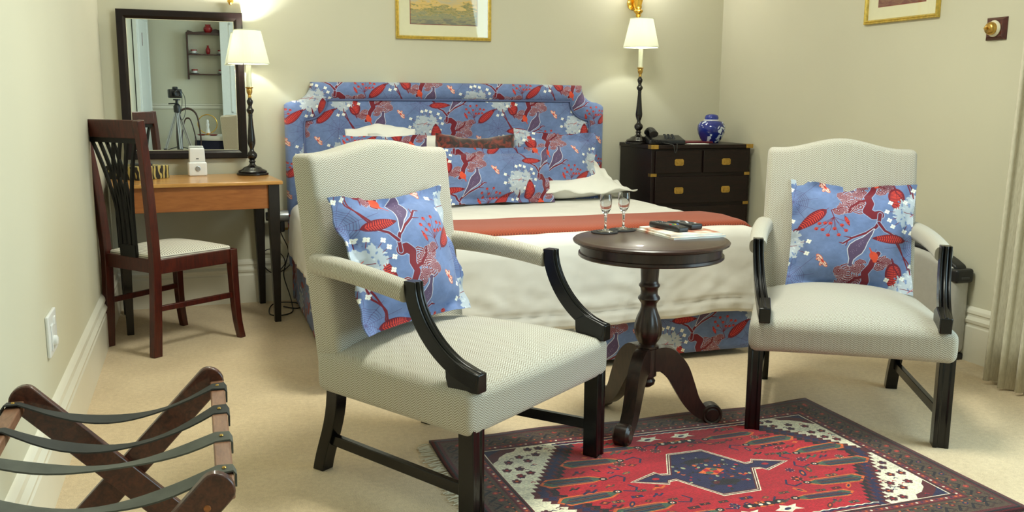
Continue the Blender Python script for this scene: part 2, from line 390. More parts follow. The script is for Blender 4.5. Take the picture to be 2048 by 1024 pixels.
def paint_rug():
    W, H = 1.43, .97; C = Canvas(W, H, 1150, (30, 16, 22)); R = random.Random(5)
    RD = (168, 18, 34); NV = (34, 28, 66); BR = (82, 62, 46); MR = (84, 18, 26); OR = (205, 92, 38); GN = (64, 84, 66); IV = (232, 222, 194); DK = (30, 18, 24)
    def rect(a, b, c, d, col): C.poly([(a, c), (b, c), (b, d), (a, d)], col)
    rect(0, W, 0, H, MR); rect(.012, W-.012, .012, H-.012, DK); rect(.020, W-.020, .020, H-.020, MR); rect(.030, W-.030, .030, H-.030, BR)
    rect(.105, W-.105, .105, H-.105, MR); rect(.112, W-.112, .112, H-.112, (120, 40, 44)); rect(.128, W-.128, .128, H-.128, DK); rect(.133, W-.133, .133, H-.133, MR)
    def bit(x, y, s=1.0, pal=None):
        pal = pal or (NV, GN, OR, DK, MR, BR); k = R.randrange(5); c1, c2 = R.choice(pal), R.choice(pal); s *= R.uniform(.8, 1.25)
        if k == 0:
            for a in range(6): C.ell(x+cos(a*1.047)*.011*s, y+sin(a*1.047)*.011*s, .006*s, .004*s, a*1.047, c1)
            for a in range(6): C.ell(x+cos(a*1.047+.5)*.015*s, y+sin(a*1.047+.5)*.015*s, .0015, .0015, 0, IV)
            C.ell(x, y, .005*s, .005*s, 0, c2)
        elif k == 1:
            for dx in (-1, 0, 1): C.poly([(x+dx*.013*s-.006*s, y-.008*s), (x+dx*.013*s+.006*s, y-.008*s), (x+dx*.013*s+.006*s, y+.008*s), (x+dx*.013*s-.006*s, y+.008*s)], c1 if dx else DK); C.ell(x+dx*.013*s, y, .003*s, .004*s, 0, c2 if dx else OR)
        elif k == 2:
            a = R.random()*3; C.ell(x, y, .020*s, .008*s, a, c1); C.ell(x, y, .010*s, .0035*s, a, OR if c1 != OR else NV)
        elif k == 3:
            C.stroke([(x-.018*s, y-.006*s), (x-.004*s, y+.004*s), (x+.006*s, y-.004*s), (x+.02*s, y+.007*s)], .007*s, c1); C.ell(x, y+.010*s, .006*s, .005*s, 0, c2)
        else:
            C.poly([(x-.016*s, y), (x, y-.010*s), (x+.016*s, y), (x, y+.010*s)], c1); C.poly([(x-.007*s, y), (x, y-.004*s), (x+.007*s, y), (x, y+.004*s)], OR)
    # border creepers
    def border(x, y, hor):
        s = 1
        for k in range(1):
            d = .018; p = [(x-d, y-.02), (x, y+.004), (x+d, y-.012)] if hor else [(x-.02, y-d), (x+.004, y), (x-.012, y+d)]
            C.stroke(p, .009, DK, .004)
        C.ell(x+(.03 if hor else .012), y+(.012 if hor else .03), .010, .008, .5, R.choice((MR, (150, 44, 44), NV)))
        C.ell(x+(.03 if hor else .012), y+(.012 if hor else .03), .004, .003, 0, OR)
        C.ell(x-(.012 if hor else .02), y+(.018 if hor else -.01), .006, .004, .8, (66, 60, 50))
    for k in range(200):
        t = k/200*(W-.1); C.ell(.05+t, .045+.006*sin(k*.9), .0032, .0032, 0, (60, 30, 26)); C.ell(.05+t, H-.045+.006*sin(k*.9), .0032, .0032, 0, (60, 30, 26)); C.ell(.05+t, .092, .0036, .0028, 0, (DK, MR, OR, DK)[k % 4]); C.ell(.05+t, H-.092, .0036, .0028, 0, (DK, MR, OR, DK)[k % 4])
    for k in range(140):
        t = k/140*(H-.1)
        for xx in (.045, W-.045): C.ell(xx+.006*sin(k*.9), .05+t, .0032, .0032, 0, (60, 30, 26))
        for xx in (.092, W-.092): C.ell(xx, .05+t, .0028, .0036, 0, (DK, MR, OR, DK)[k % 4])
    x = .06
    while x < W-.06: border(x, .067, True); border(x, H-.067, True); x += .046
    y = .09
    while y < H-.08: border(.067, y, False); border(W-.067, y, False); y += .046
    for i in range(70):
        t = i/70; C.ell(.12+(W-.24)*t, .120, .004, .004, 0, (OR, IV, NV)[i % 3]); C.ell(.12+(W-.24)*t, H-.120, .004, .004, 0, (OR, IV, NV)[i % 3])
    for i in range(46):
        t = i/46; C.ell(.120, .12+(H-.24)*t, .004, .004, 0, (OR, IV, NV)[i % 3]); C.ell(W-.120, .12+(H-.24)*t, .004, .004, 0, (OR, IV, NV)[i % 3])
    # ivory ground, then the stepped hexagon
    rect(.138, W-.138, .138, H-.138, IV)
    cx, cy = .735, .485
    def hexa(g, tooth):
        T = [(.40-g*.2, .81+min(g, .0)+.018*(g > 0)), (1.03+g*.2, .81+.018*(g > 0))]; pts = []
        V = [(.40-g, H-.142+0*g), (1.07+g, H-.142), (1.292+g*1.3, cy), (1.07+g, .142), (.40-g, .142), (.175-g*1.3, cy)]
        V = [(max(.138, min(W-.138, a)), b) for a, b in V]
        for i in range(6):
            (ax, ay), (bx, by) = V[i], V[(i+1) % 6]
            if ay == by: pts += [(ax, ay), (bx, by)]; continue
            n = 15; L = sqrt((bx-ax)**2+(by-ay)**2); nx, ny = -(by-ay)/L, (bx-ax)/L
            for k in range(n):
                pts.append((ax+(bx-ax)*k/n, ay+(by-ay)*k/n)); t = (k+.72)/n
                pts.append((ax+(bx-ax)*t+nx*tooth, ay+(by-ay)*t+ny*tooth))
        return pts
    C.poly(hexa(.000, .016), MR); C.poly(hexa(-.014, .016), NV); C.poly(hexa(-.034, .016), MR); C.poly(hexa(-.042, .014), DK); C.poly(hexa(-.058, .014), RD)
    # corner ornaments on ivory
    for sx in (0, 1):
        for sy in (0, 1):
            fx = (lambda q: q if not sx else W-q); fy = (lambda q: q if not sy else H-q)
            C.poly([(fx(.142), fy(.142)), (fx(.25), fy(.142)), (fx(.235), fy(.165)), (fx(.205), fy(.175)), (fx(.175), fy(.20)), (fx(.165), fy(.22)), (fx(.142), fy(.24))], MR)
            C.poly([(fx(.142), fy(.142)), (fx(.20), fy(.142)), (fx(.16), fy(.17)), (fx(.142), fy(.19))], NV)
            for px, py in ((.19, .245), (.235, .215), (.28, .165), (.165, .30), (.205, .30), (.25, .25), (.19, .35), (.165, .38), (.315, .165), (.29, .21), (.225, .335)):
                for a in range(5): C.ell(fx(px)+cos(a*1.256)*.009, fy(py)+sin(a*1.256)*.009, .0066, .0055, a, (78, 22, 34))
                C.ell(fx(px), fy(py), .005, .004, 0, R.choice((OR, RD, NV)))
    for sx in (0, 1):
        for sy in (0, 1):
            for _ in range(26):
                qx, qy = R.uniform(.15, .36), R.uniform(.15, .40)
                if qx+qy*.62 > .47: continue
                x, y = (qx if not sx else W-qx), (qy if not sy else H-qy)
                C.stroke([(x-.006, y), (x, y+.004), (x+.006, y-.002)], .0032, R.choice((RD, NV, (78, 22, 34))))
    # top and bottom guard
    for sgn in (0, 1):
        yy = .142 if not sgn else H-.142; d = 1 if not sgn else -1
        pts = [(.37+i*.0138, yy+d*(.010+.004*(i % 2))) for i in range(51)]
        C.stroke(pts, .010, NV); C.stroke([(p[0], p[1]+d*.006) for p in pts], .0042, IV)
        rect(.38, 1.05, min(yy, yy+d*.006), max(yy, yy+d*.006), (120, 30, 36))
    # motifs in the red field
    def inside(x, y, m=.10):
        return abs(y-cy) < .485-.142-.03 and abs(x-cx) < .57-m-(abs(y-cy))*.66
    def wing(x, y, d, f):
        C.poly([(x, y), (x+d*.05, y+f*.04), (x+d*.18, y+f*.055), (x+d*.21, y+f*.02), (x+d*.19, y-f*.015), (x+d*.06, y-f*.02)], OR)
        C.poly([(x+d*.012, y+f*.002), (x+d*.055, y+f*.033), (x+d*.175, y+f*.047), (x+d*.20, y+f*.018), (x+d*.18, y-f*.008), (x+d*.06, y-f*.012)], GN)
        for k in range(4): C.stroke([(x+d*.055, y+f*(.024-.011*k)), (x+d*(.19-.01*k), y+f*(.036-.013*k))], .006, (NV, MR, NV, (120, 60, 60))[k])
        C.ell(x+d*.02, y, .013, .011, 0, DK); C.ell(x+d*.02, y, .006, .005, 0, IV); C.ell(x+d*.02, y, .003, .003, 0, RD)
        C.stroke([(x, y), (x-d*.03, y+f*.015), (x-d*.045, y-f*.01), (x-d*.03, y-f*.04)], .006, NV)
    for sx, sy in ((1, 1), (1, -1), (-1, 1), (-1, -1)):
        wing(cx+sx*.10, cy+sy*.235, sx, sy*.6); wing(cx+sx*.31, cy+sy*.045, sx, sy*.8); wing(cx+sx*.20, cy+sy*.155, sx, sy*.8)
        x, y = cx+sx*.06, cy+sy*.285
        C.poly([(x-.04, y), (x-.015, y-.012), (x, y-.02), (x+.02, y-.008), (x+.045, y-.012), (x+.028, y+.004), (x+.04, y+.02), (x+.008, y+.014), (x-.01, y+.026), (x-.018, y+.01)], IV)
        C.ell(x, y, .012, .006, .3, NV)
        for q in (0, 1): C.ell(x-sx*.03+q*.035, y-.045*sy, .020, .014, 0, DK); C.ell(x-sx*.03+q*.035, y-.045*sy, .006, .006, 0, IV); C.ell(x-sx*.03+q*.035, y-.033*sy, .010, .004, 0, OR)
    spots = []
    for _ in range(4000):
        x, y = R.uniform(.2, 1.23), R.uniform(.18, .79)
        if not inside(x, y) or (abs(x-cx) < .20 and abs(y-cy) < .19) or (abs(x-cx) < .30 and abs(y-cy) < .05): continue
        if any((x-a)**2+(y-b)**2 < .036**2 for a, b in spots): continue
        if any(abs(x-(cx+sx*ax_)) < .115 and abs(y-(cy+sy*ay_)) < .034 for sx in (1, -1) for sy in (1, -1) for ax_, ay_ in ((.41, .06), (.30, .17), (.20, .25), (.06, .285))): continue
        spots.append((x, y)); bit(x, y, .95)
    # central medallion
    def med(g, col):
        C.poly([(cx-.135-g, cy), (cx-.055-g*.5, cy+.15+g), (cx+.055+g*.5, cy+.15+g), (cx+.135+g, cy), (cx+.055+g*.5, cy-.15-g), (cx-.055-g*.5, cy-.15-g)], col)
        for d in (1, -1): C.poly([(cx+d*(.10), cy+.012+g), (cx+d*.155, cy+.018+g), (cx+d*.165, cy+.035+g), (cx+d*(.25+g*1.5), cy), (cx+d*.165, cy-.035-g), (cx+d*.155, cy-.018-g), (cx+d*.10, cy-.012-g)], col)
    med(.012, IV); med(.008, MR); med(.004, IV); med(.001, MR); med(-.004, NV)
    for d in range(110):
        a = R.random()*6.28; r = R.uniform(.03, .13); x, y = cx+cos(a)*r*.85, cy+sin(a)*r
        C.ell(x, y, R.uniform(.004, .009), R.uniform(.003, .006), R.random()*3, R.choice((MR, DK, OR, RD, (150, 150, 120), DK, NV)))
    for d in (1, -1):
        C.ell(cx, cy+d*.08, .045, .018, 0, DK); C.ell(cx+.03*d, cy+.075*d, .012, .008, .4, MR)
        C.ell(cx+d*.185, cy, .012, .008, 0, RD)
    C.poly([(cx-.045, cy), (cx, cy-.028), (cx+.045, cy), (cx, cy+.028)], OR)
    for k in range(4): C.ell(cx+cos(k*1.57+.78)*.016, cy+sin(k*1.57+.78)*.012, .012, .009, k*1.57, (GN, RD)[k % 2])
    # knots: lower the resolution slightly and speckle
    rnd = np.random.default_rng(2); C.a *= (.86+.28*smooth_noise(C.h, C.w, (C.w//5, C.h//3), rnd))[..., None]
    C.a *= (.93+.14*smooth_noise(C.h, C.w, (9, 40), rnd))[..., None]
    return C.image('rug_pile')

IMG_TEX = paint_textile(); IMG_RUG = paint_rug()

def textile(name, ax=0, ay=0, flip=False, gain=1.0):
    # (ax, ay): where on the cloth, in metres, one of the pigeons sits
    N = NT(name, .85, spec=.2, sheen=.15); d = -1 if flip else 1; kx, ky = d/(.92*.97), d/(.32*.875)
    c = N.n('TexCoord'); m = N.n('Mapping', {'Vector': c.outputs['UV'], 'Location': (.12/.92-ax*kx, .5-ay*ky, 0), 'Scale': (kx, ky, 1)})
    t = N.n('TexImage', {'Vector': m.outputs[0]}); t.image = IMG_TEX; t.extension = 'REPEAT'; t.interpolation = 'Cubic'
    N.base(N.mix(1.0, t.outputs[0], (gain, gain, gain, 1), 'MULTIPLY'))
    w = N.n('TexNoise', {'Vector': m.outputs[0], 'Scale': 160.0, 'Detail': 2.0}); N.bump(w.outputs[0], .12, .001)
    return N.m
def herring(name):
    N = NT(name, .9, spec=.15, sheen=.2); c = N.n('TexCoord'); sp = N.n('SeparateXYZ', {0: c.outputs['UV']})
    tri = N.math('PINGPONG', sp.outputs[0], .0110)
    ph = N.math('ADD', sp.outputs[1], N.math('MULTIPLY', tri, .75))
    sn = N.math('SINE', N.math('MULTIPLY', ph, 2*pi/.0066))
    nz = N.n('TexNoise', {'Vector': c.outputs['UV'], 'Scale': 600.0, 'Detail': 2.0})
    f = N.math('ADD', N.math('MULTIPLY', sn, .5), nz.outputs[0])
    big = N.n('TexNoise', {'Vector': N.coord('Object'), 'Scale': 4.0, 'Detail': 2.0})
    col = N.ramp(f, [(.05, s2l((146, 134, 116))), (.5, s2l((190, 184, 170))), (.95, s2l((212, 209, 198)))])
    N.base(N.mix(.06, col, big.outputs[1], 'MULTIPLY')); N.bump(f, .25, .0012)
    return N.m
def stripe(name, a, b, w, axis=0, lo=.72):
    N = NT(name, .85, spec=.2); c = N.n('TexCoord'); sp = N.n('SeparateXYZ', {0: c.outputs['UV']})
    sn = N.math('SINE', N.math('MULTIPLY', sp.outputs[axis], 2*pi/w)); N.base(N.ramp(N.math('ADD', N.math('MULTIPLY', sn, .5), .5), [(lo, s2l(a)), (lo+.12, s2l(b))])); return N.m
def carpet_mat():
    N = NT('beige_carpet', .95, spec=.1, sheen=.3); v = N.coord()
    n1 = N.n('TexNoise', {'Vector': v, 'Scale': 260.0, 'Detail': 3.0}); n2 = N.n('TexNoise', {'Vector': v, 'Scale': 5.0, 'Detail': 4.0}); n3 = N.n('TexNoise', {'Vector': v, 'Scale': 60.0, 'Detail': 2.0})
    f = N.math('ADD', N.math('MULTIPLY', n1.outputs[0], .45), N.math('ADD', N.math('MULTIPLY', n2.outputs[0], .25), N.math('MULTIPLY', n3.outputs[0], .3)))
    N.base(N.ramp(f, [(.32, s2l((198, 173, 138))), (.66, s2l((236, 213, 176)))])); N.bump(n1.outputs[0], .5, .004); return N.m
def wall_mat(name, rgb):
    N = NT(name, .75, spec=.25); v = N.coord(); n1 = N.n('TexNoise', {'Vector': v, 'Scale': 1.3, 'Detail': 3.0}); n2 = N.n('TexNoise', {'Vector': v, 'Scale': 90.0, 'Detail': 2.0})
    c = s2l(rgb); N.base(N.ramp(n1.outputs[0], [(.3, [x*.97 for x in c]), (.7, [x*1.02 for x in c])])); N.bump(n2.outputs[0], .05, .001); return N.m

M = {}
M['wall'] = wall_mat('cream_wall_paint', (210, 206, 184))
M['ceil'] = wall_mat('white_ceiling_paint', (238, 236, 228))
M['trim'] = plain('white_gloss_trim', (232, 228, 212), .3, var=.02, scale=6)
M['white_door'] = plain('white_door_paint', (238, 242, 238), .35, var=.02)
M['carpet'] = carpet_mat()
M['herring'] = herring('cream_herringbone_weave')
M['black'] = plain('black_lacquered_wood', (7, 6, 6), .25, var=.2, coat=.12, spec=.35)
M['mahog'] = wood('red_mahogany', (44, 12, 8), (90, 31, 18), .32, (30, 30, 4), coat=.1)
M['splat'] = plain('ebonised_splat', (7, 6, 7), .35, var=.2, coat=.05, spec=.3)
M['table'] = wood('dark_carved_wood', (20, 12, 9), (58, 34, 25), .34, (22, 22, 5), coat=.15)
M['tabletop'] = wood('polished_table_top', (34, 20, 17), (66, 42, 35), .34, (4, 40, 40), coat=.15, spec=.4)
M['chest'] = wood('campaign_chest_wood', (14, 6, 5), (34, 15, 12), .42, (5, 40, 40), coat=.05, spec=.3)
M['brass'] = plain('aged_brass', (196, 158, 84), .3, 1, var=.2, scale=60)
M['gold'] = plain('bright_gilt', (236, 188, 84), .22, 1, var=.1)
M['giltframe'] = plain('gilt_picture_frame', (208, 180, 88), .35, .55, var=.25, scale=60)
M['pine'] = wood('honey_pine', (176, 118, 52), (218, 164, 92), .3, (3, 34, 34), coat=.35, dist=1.0)
M['apron'] = wood('amber_apron', (146, 84, 38), (176, 108, 54), .4, (3, 24, 24), coat=.1)
M['darkleg'] = wood('dark_desk_leg', (12, 9, 8), (32, 23, 18), .4, (30, 30, 4), coat=.05)
M['mirrorframe'] = plain('espresso_mirror_frame', (24, 11, 10), .35, var=.25, scale=20, coat=.05, spec=.35)
M['whitefab'] = plain('white_linen', (230, 227, 220), .9, var=.02, scale=12, bump=.1, spec=.15)
M['pillowwhite'] = plain('white_pillow_cotton', (238, 236, 228), .9, var=.02, scale=12, bump=.1, spec=.15)
M['textile'] = textile('headboard_bird_textile', -.40, .965)
M['textile_border'] = textile('headboard_border_textile', -.12, 1.10)
M['textile_skirt'] = textile('valance_textile', .52, .22, gain=.9)
M['tx_front'] = textile('pillow_textile_front', -.144, -.030)
M['tx_right'] = textile('pillow_textile_right', -.03, .035)
M['tx_left'] = textile('pillow_textile_left', .2, .1)
M['tx_armA'] = textile('cushion_textile_left_chair', -.005, .142)
M['tx_armB'] = textile('cushion_textile_right_chair', .018, -.055, True)
M['piping'] = plain('slate_piping', (96, 108, 150), .8)
M['velvet'] = None
N = NT('rust_cut_velvet', .7, sheen=.6); vz = N.n('TexVoronoi', {'Vector': N.coord('Object'), 'Scale': 28.0}); n2 = N.n('TexNoise', {'Vector': N.coord('Object'), 'Scale': 24.0, 'Distortion': 1.5})
N.base(N.ramp(n2.outputs[0], [(.46, s2l((36, 8, 7))), (.54, s2l((92, 24, 14))), (.64, s2l((128, 40, 20)))])); N.bump(vz.outputs[0], .3, .003); M['velvet'] = N.m
N = NT('terracotta_twill', .85, sheen=.2); cc = N.n('TexCoord'); sp = N.n('SeparateXYZ', {0: cc.outputs['UV']})
sn = N.math('SINE', N.math('MULTIPLY', N.math('ADD', sp.outputs[0], sp.outputs[1]), 2*pi/.012)); N.base(N.ramp(N.math('ADD', N.math('MULTIPLY', sn, .5), .5), [(.2, s2l((134, 52, 28))), (.8, s2l((176, 80, 48)))])); N.bump(sn, .3, .001); M['throw'] = N.m
N = NT('pleated_lamp_shade', .8); N.b.inputs['Emission Color'].default_value = (1.0, .97, .86, 1); N.b.inputs['Emission Strength'].default_value = .12; N.b.inputs['Base Color'].default_value = c4(s2l((230, 229, 210)))
tl = N.n('BsdfTranslucent', {'Color': (.95, .95, .86, 1)}); mx = N.n('MixShader', {'Fac': .22}); N.link(N.b.outputs[0], mx.inputs[1]); N.link(tl.outputs[0], mx.inputs[2]); N.link(mx.outputs[0], N.out.inputs[0]); M['shade'] = N.m
M['candle'] = plain('ivory_candle_tube', (226, 228, 206), .45)
M['lampwood'] = plain('lamp_ebony_turning', (14, 9, 8), .25, var=.25, coat=.15)
M['bulb'] = NT('lamp_bulb_glow').m
_b = M['bulb'].node_tree.nodes['Principled BSDF']; _b.inputs['Emission Color'].default_value = (1, .95, .82, 1); _b.inputs['Emission Strength'].default_value = 8
M['plasticblack'] = plain('black_plastic', (22, 24, 28), .35, var=.1)
M['plasticdark'] = plain('charcoal_plastic', (52, 54, 58), .4, var=.05)
M['plasticwhite'] = plain('white_plastic', (236, 238, 238), .3, var=.02)
M['silver'] = plain('silver_metal', (176, 180, 184), .3, .7, var=.05)
M['heater'] = plain('grey_metallic_casing', (186, 184, 178), .4, .2, var=.04)
M['rubber'] = plain('worn_black_webbing', (46, 48, 46), .7, var=.25, scale=30, bump=.15)
M['webgrey'] = plain('dusty_grey_webbing', (84, 86, 78), .75, var=.18, scale=26, bump=.15)
M['rackwood'] = wood('rack_mahogany', (44, 20, 13), (92, 48, 32), .35, (30, 8, 30))
M['railwood'] = wood('worn_rack_rail', (112, 76, 56), (150, 108, 82), .45, (30, 6, 30), coat=.1)
M['switchwood'] = wood('switch_mahogany', (62, 20, 18), (92, 34, 26), .3, (20, 20, 20))
M['ivory'] = plain('ivory_porcelain', (232, 226, 200), .2, var=.03)
M['porcelain'] = plain('white_china', (240, 240, 236), .15, var=.02)
M['redchina'] = plain('red_china', (150, 30, 34), .2, var=.1)
M['paper'] = plain('white_paper', (236, 236, 232), .7, var=.02)
M['maroon'] = plain('maroon_leather', (100, 22, 36), .4, var=.1)
M['curtain'] = None
N = NT('stone_linen_curtain', .9, spec=.15, sheen=.2); nz = N.n('TexNoise', {'Vector': N.coord('Object', (300, 300, 40)), 'Scale': 1.0, 'Detail': 2.0}); N.base(N.ramp(nz.outputs[0], [(.3, s2l((200, 193, 172))), (.7, s2l((220, 214, 194)))])); N.bump(nz.outputs[0], .1, .001); M['curtain'] = N.m
N = NT('silvered_mirror_glass', .0, 1); N.b.inputs['Base Color'].default_value = (.90, .93, .91, 1); M['mirror'] = N.m
N = NT('clear_glass', 0.0); N.b.inputs['Transmission Weight'].default_value = 1; N.b.inputs['IOR'].default_value = 1.5; M['glass'] = N.m
def thin_glass(name, f=.10):
    N = NT(name); tr = N.n('BsdfTransparent'); gl = N.n('BsdfGlossy', {'Roughness': .02}); lw = N.n('LayerWeight', {'Blend': .5}); fr = N.math('ADD', N.math('MULTIPLY', N.math('POWER', lw.outputs['Facing'], 4.0), .9), .045); mx = N.n('MixShader', {'Fac': fr})
    N.link(tr.outputs[0], mx.inputs[1]); N.link(gl.outputs[0], mx.inputs[2]); N.link(mx.outputs[0], N.out.inputs[0]); return N.m
M['pane'] = thin_glass('picture_pane_glass')
N = NT('rug_wool', .95, spec=.1, sheen=.25); cc = N.n('TexCoord'); t = N.n('TexImage', {'Vector': cc.outputs['UV']}); t.image = IMG_RUG; N.base(t.outputs[0])
nz = N.n('TexNoise', {'Vector': N.coord(), 'Scale': 330.0, 'Detail': 2.0}); N.bump(nz.outputs[0], .5, .003); M['rug'] = N.m
M['fringe'] = plain('cream_wool_fringe', (214, 204, 180), .9)
N = NT('zebra_hide', .7); wv = N.n('TexWave', {'Vector': N.coord('Object', (1, 1, .5)), 'Scale': 13.0, 'Distortion': 6.0, 'Detail': 1.0, 'Detail Scale': 2.5}); N.base(N.ramp(wv.outputs[0], [(.46, s2l((30, 24, 18))), (.54, s2l((178, 160, 92)))])); M['zebra'] = N.m
N = NT('blue_ginger_jar_glaze', .1, coat=.5); n1 = N.n('TexNoise', {'Vector': N.coord('Object', (1, 1, 1.2)), 'Scale': 36.0, 'Detail': 3.0, 'Distortion': .5}); big = N.n('TexNoise', {'Vector': N.coord('Object'), 'Scale': 9.0, 'Detail': 1.0})
f = N.math('MULTIPLY', N.math('GREATER_THAN', n1.outputs[0], .52), N.math('GREATER_THAN', big.outputs[0], .46)); N.base(N.mix(f, c4(s2l((26, 40, 122))), c4(s2l((212, 222, 236))))); M['jar'] = N.m
M['jarplain'] = plain('cobalt_lid_glaze', (34, 50, 140), .12, var=.25, scale=30, coat=.5)
def painting(name, stops, seed):
    N = NT(name, .6); v = N.coord('Object', (1, 1, 1)); sp = N.n('SeparateXYZ', {0: v})
    nz = N.n('TexNoise', {'Vector': N.coord('Object', (7, 7, 26)), 'Scale': 2.2, 'Detail': 6.0, 'Roughness': .65, 'Distortion': 1.2, 'W': seed}, noise_dimensions='4D')
    h = N.math('ADD', N.math('MULTIPLY', sp.outputs[2], 5.0), N.math('MULTIPLY', N.math('SUBTRACT', nz.outputs[0], .5), 1.25))
    N.base(N.ramp(h, stops)); return N.m
M['land'] = painting('landscape_watercolour', [(.0, s2l((130, 132, 118))), (.12, s2l((176, 166, 122))), (.22, s2l((138, 150, 124))), (.32, s2l((206, 180, 116))), (.40, s2l((120, 134, 92))), (.50, s2l((240, 202, 116))), (.60, s2l((228, 200, 134))), (.8, s2l((206, 196, 170)))], 1.0)
M['land2'] = painting('dusk_watercolour', [(.0, s2l((120, 60, 56))), (.15, s2l((150, 100, 76))), (.3, s2l((116, 80, 70))), (.5, s2l((180, 130, 90))), (.8, s2l((150, 130, 116)))], 6.0)
M['mat'] = plain('cream_mount_board', (242, 238, 204), .8, var=.02)
M['redline'] = plain('mount_red_line', (150, 52, 38), .6)
M['cord'] = plain('black_cable', (24, 24, 26), .5)
M['felt'] = plain('black_woven_coaster', (24, 24, 26), .8, var=.5, scale=400)
M['magcover'] = None
N = NT('magazine_cover', .3); n1 = N.n('TexNoise', {'Vector': N.coord('Object'), 'Scale': 14.0, 'Detail': 2.0}); N.base(N.ramp(n1.outputs[0], [(.42, s2l((232, 232, 226))), (.52, s2l((214, 196, 176))), (.60, s2l((186, 120, 96)))])); M['magcover'] = N.m
for nm, c in (('key_red', (200, 40, 36)), ('key_green', (50, 150, 80)), ('key_yellow', (220, 200, 60)), ('key_blue', (60, 110, 200)), ('key_white', (220, 224, 226))): M[nm] = plain('remote_'+nm, c, .4)
M['navycloth'] = plain('navy_table_skirt', (30, 34, 56), .9)
M['plasterworn'] = M['silver']
M['seatpad'] = stripe('ticking_stripe_seat', (232, 228, 214), (120, 112, 104), .011, 1)
M['beige_arm'] = plain('beige_chair_cloth', (176, 164, 136), .9)
M['bent'] = plain('bentwood_brown', (58, 30, 20), .3, var=.2)

# ================================================================== the room
XL, XR, YB, YR, ZC = -.424, 3.108, 5.062, -1.62, 2.62
def struct(name, mb, mat, parent=None, bevel=0, **kw):
    o = mb.build(name, mat, parent, smooth=kw.pop('smooth', 30), bevel=bevel, **kw)
    if not parent: o['kind'] = 'structure'
    return o
struct('floor', MB().box(XL-.1, XR+.1, YR-.1, YB+.1, -.1, 0), M['carpet'])
struct('ceiling', MB().box(XL-.1, XR+.1, YR-.1, YB+.1, ZC, ZC+.1), M['ceil'])
struct('wall_back', MB().box(XL-.1, XR+.1, YB, YB+.1, 0, ZC), M['wall'])
struct('wall_left', MB().box(XL-.1, XL, YR, YB, 0, ZC), M['wall'])
struct('wall_rear', MB().box(XL-.1, XR+.1, YR-.1, YR, 0, ZC), M['wall'])
WY0, WY1, WZ0, WZ1 = -.25, 2.25, .55, 2.3
w = MB(); w.box(XR, XR+.1, YR, WY0, 0, ZC); w.box(XR, XR+.1, WY1, YB, 0, ZC); w.box(XR, XR+.1, WY0, WY1, 0, WZ0); w.box(XR, XR+.1, WY0, WY1, WZ1, ZC)
struct('wall_right', w, M['wall'])
w = MB()
for a, b in ((WY0, WY0+.05), ((WY0+WY1)/2-.025, (WY0+WY1)/2+.025), (WY1-.05, WY1)): w.box(XR+.02, XR+.07, a, b, WZ0, WZ1)
for a, b in ((WZ0, WZ0+.05), (1.45, 1.49), (WZ1-.05, WZ1)): w.box(XR+.025, XR+.065, WY0, WY1, a, b)
struct('window_1', w, M['trim'])
# skirting boards with a stepped moulding
def skirting(name, p0, p1, nrm):
    prof = [(0, 0), (.020, 0), (.020, .150), (.016, .156), (.016, .164), (.022, .170), (.024, .182), (.018, .190), (.013, .196), (.013, .204), (.018, .210), (.016, .222), (.008, .232), (0, .236)]
    p0, p1, nrm = Vector(p0), Vector(p1), Vector(nrm)
    mb = MB().loft([[p+nrm*a+Vector((0, 0, b)) for a, b in prof] for p in (p0, p1)]); struct(name, mb, M['trim'], smooth=25)
skirting('baseboard_left', (XL, -.45, 0), (XL, YB, 0), (1, 0, 0))
skirting('baseboard_back', (XL, YB, 0), (XR, YB, 0), (0, -1, 0))
skirting('baseboard_right', (XR, YR, 0), (XR, YB, 0), (-1, 0, 0))
skirting('baseboard_rear', (XL, YR, 0), (XR, YR, 0), (0, 1, 0))
# dado rail on the rear wall (seen in the mirror)
mb = MB(); prof = [(0, 0), (.012, .004), (.02, .018), (.012, .026), (.012, .04), (.026, .052), (.026, .062), (0, .068)]
mb.loft([[(x, YR+a, .90+b) for a, b in prof] for x in (XL, XR)]); struct('trim_1', mb, M['trim'])
# door standing ajar at the rear left, and the second door leaf at the rear
def door_leaf(name, w, h, loc, rot, hx):
    mb = MB(); t = .02; mb.box(0, w, -t, t, 0.01, h)
    o = struct(name, mb, M['white_door'], bevel=.003); o.location = loc; o.rotation_euler = (0, 0, rot)
    p = MB()
    for z0, z1 in ((.15, .72), (.86, h-.14)):
        for s in (-1, 1):
            for a0, a1, b0, b1 in ((.10, w-.10, z0, z0+.02), (.10, w-.10, z1-.02, z1), (.10, .12, z0, z1), (w-.12, w-.10, z0, z1)): p.box(a0, a1, s*t-.006, s*t+.006, b0, b1)
    p.build('panel_moulding', M['white_door'], o, bevel=.002)
    k = MB(); k.lathe([(.001, 0), (.017, .0), (.017, .008), (.009, .012), (.009, .035), (.001, .036)], 16, (hx, -t, .98), 'y')
    k.tube([(hx, -t-.03, .98), (hx+(.08 if hx < w/2 else -.08), -t-.032, .98)], .008); k.build('door_handle', M['brass'], o)
    return o
door_leaf('door_1', .92, 2.04, (-.395, -.60, 0), radians(-83.5), .86)
door_leaf('door_2', .72, 2.04, (.508, -1.44, 0), radians(2), .66)
# hanging key tag on the open door
t = MB().box(-.012, .012, -.004, .004, -.14, 0).build('door_hanger', M['maroon'], bevel=.002); t.location = (-.333, -.98, 1.74); t.rotation_euler = (0, 0, radians(-83))
tag(t, 'slim dark red hanging tag on the white door seen in the mirror', 'door tag')
t2 = MB().lathe([(.001, 0), (.012, 0), (.014, .006), (.008, .014), (.001, .016)], 14, (0, 0, .01), 'y').tube([(0, -.006, .012), (0, -.006, -.012)], .0018).build('hook', M['brass'], t)
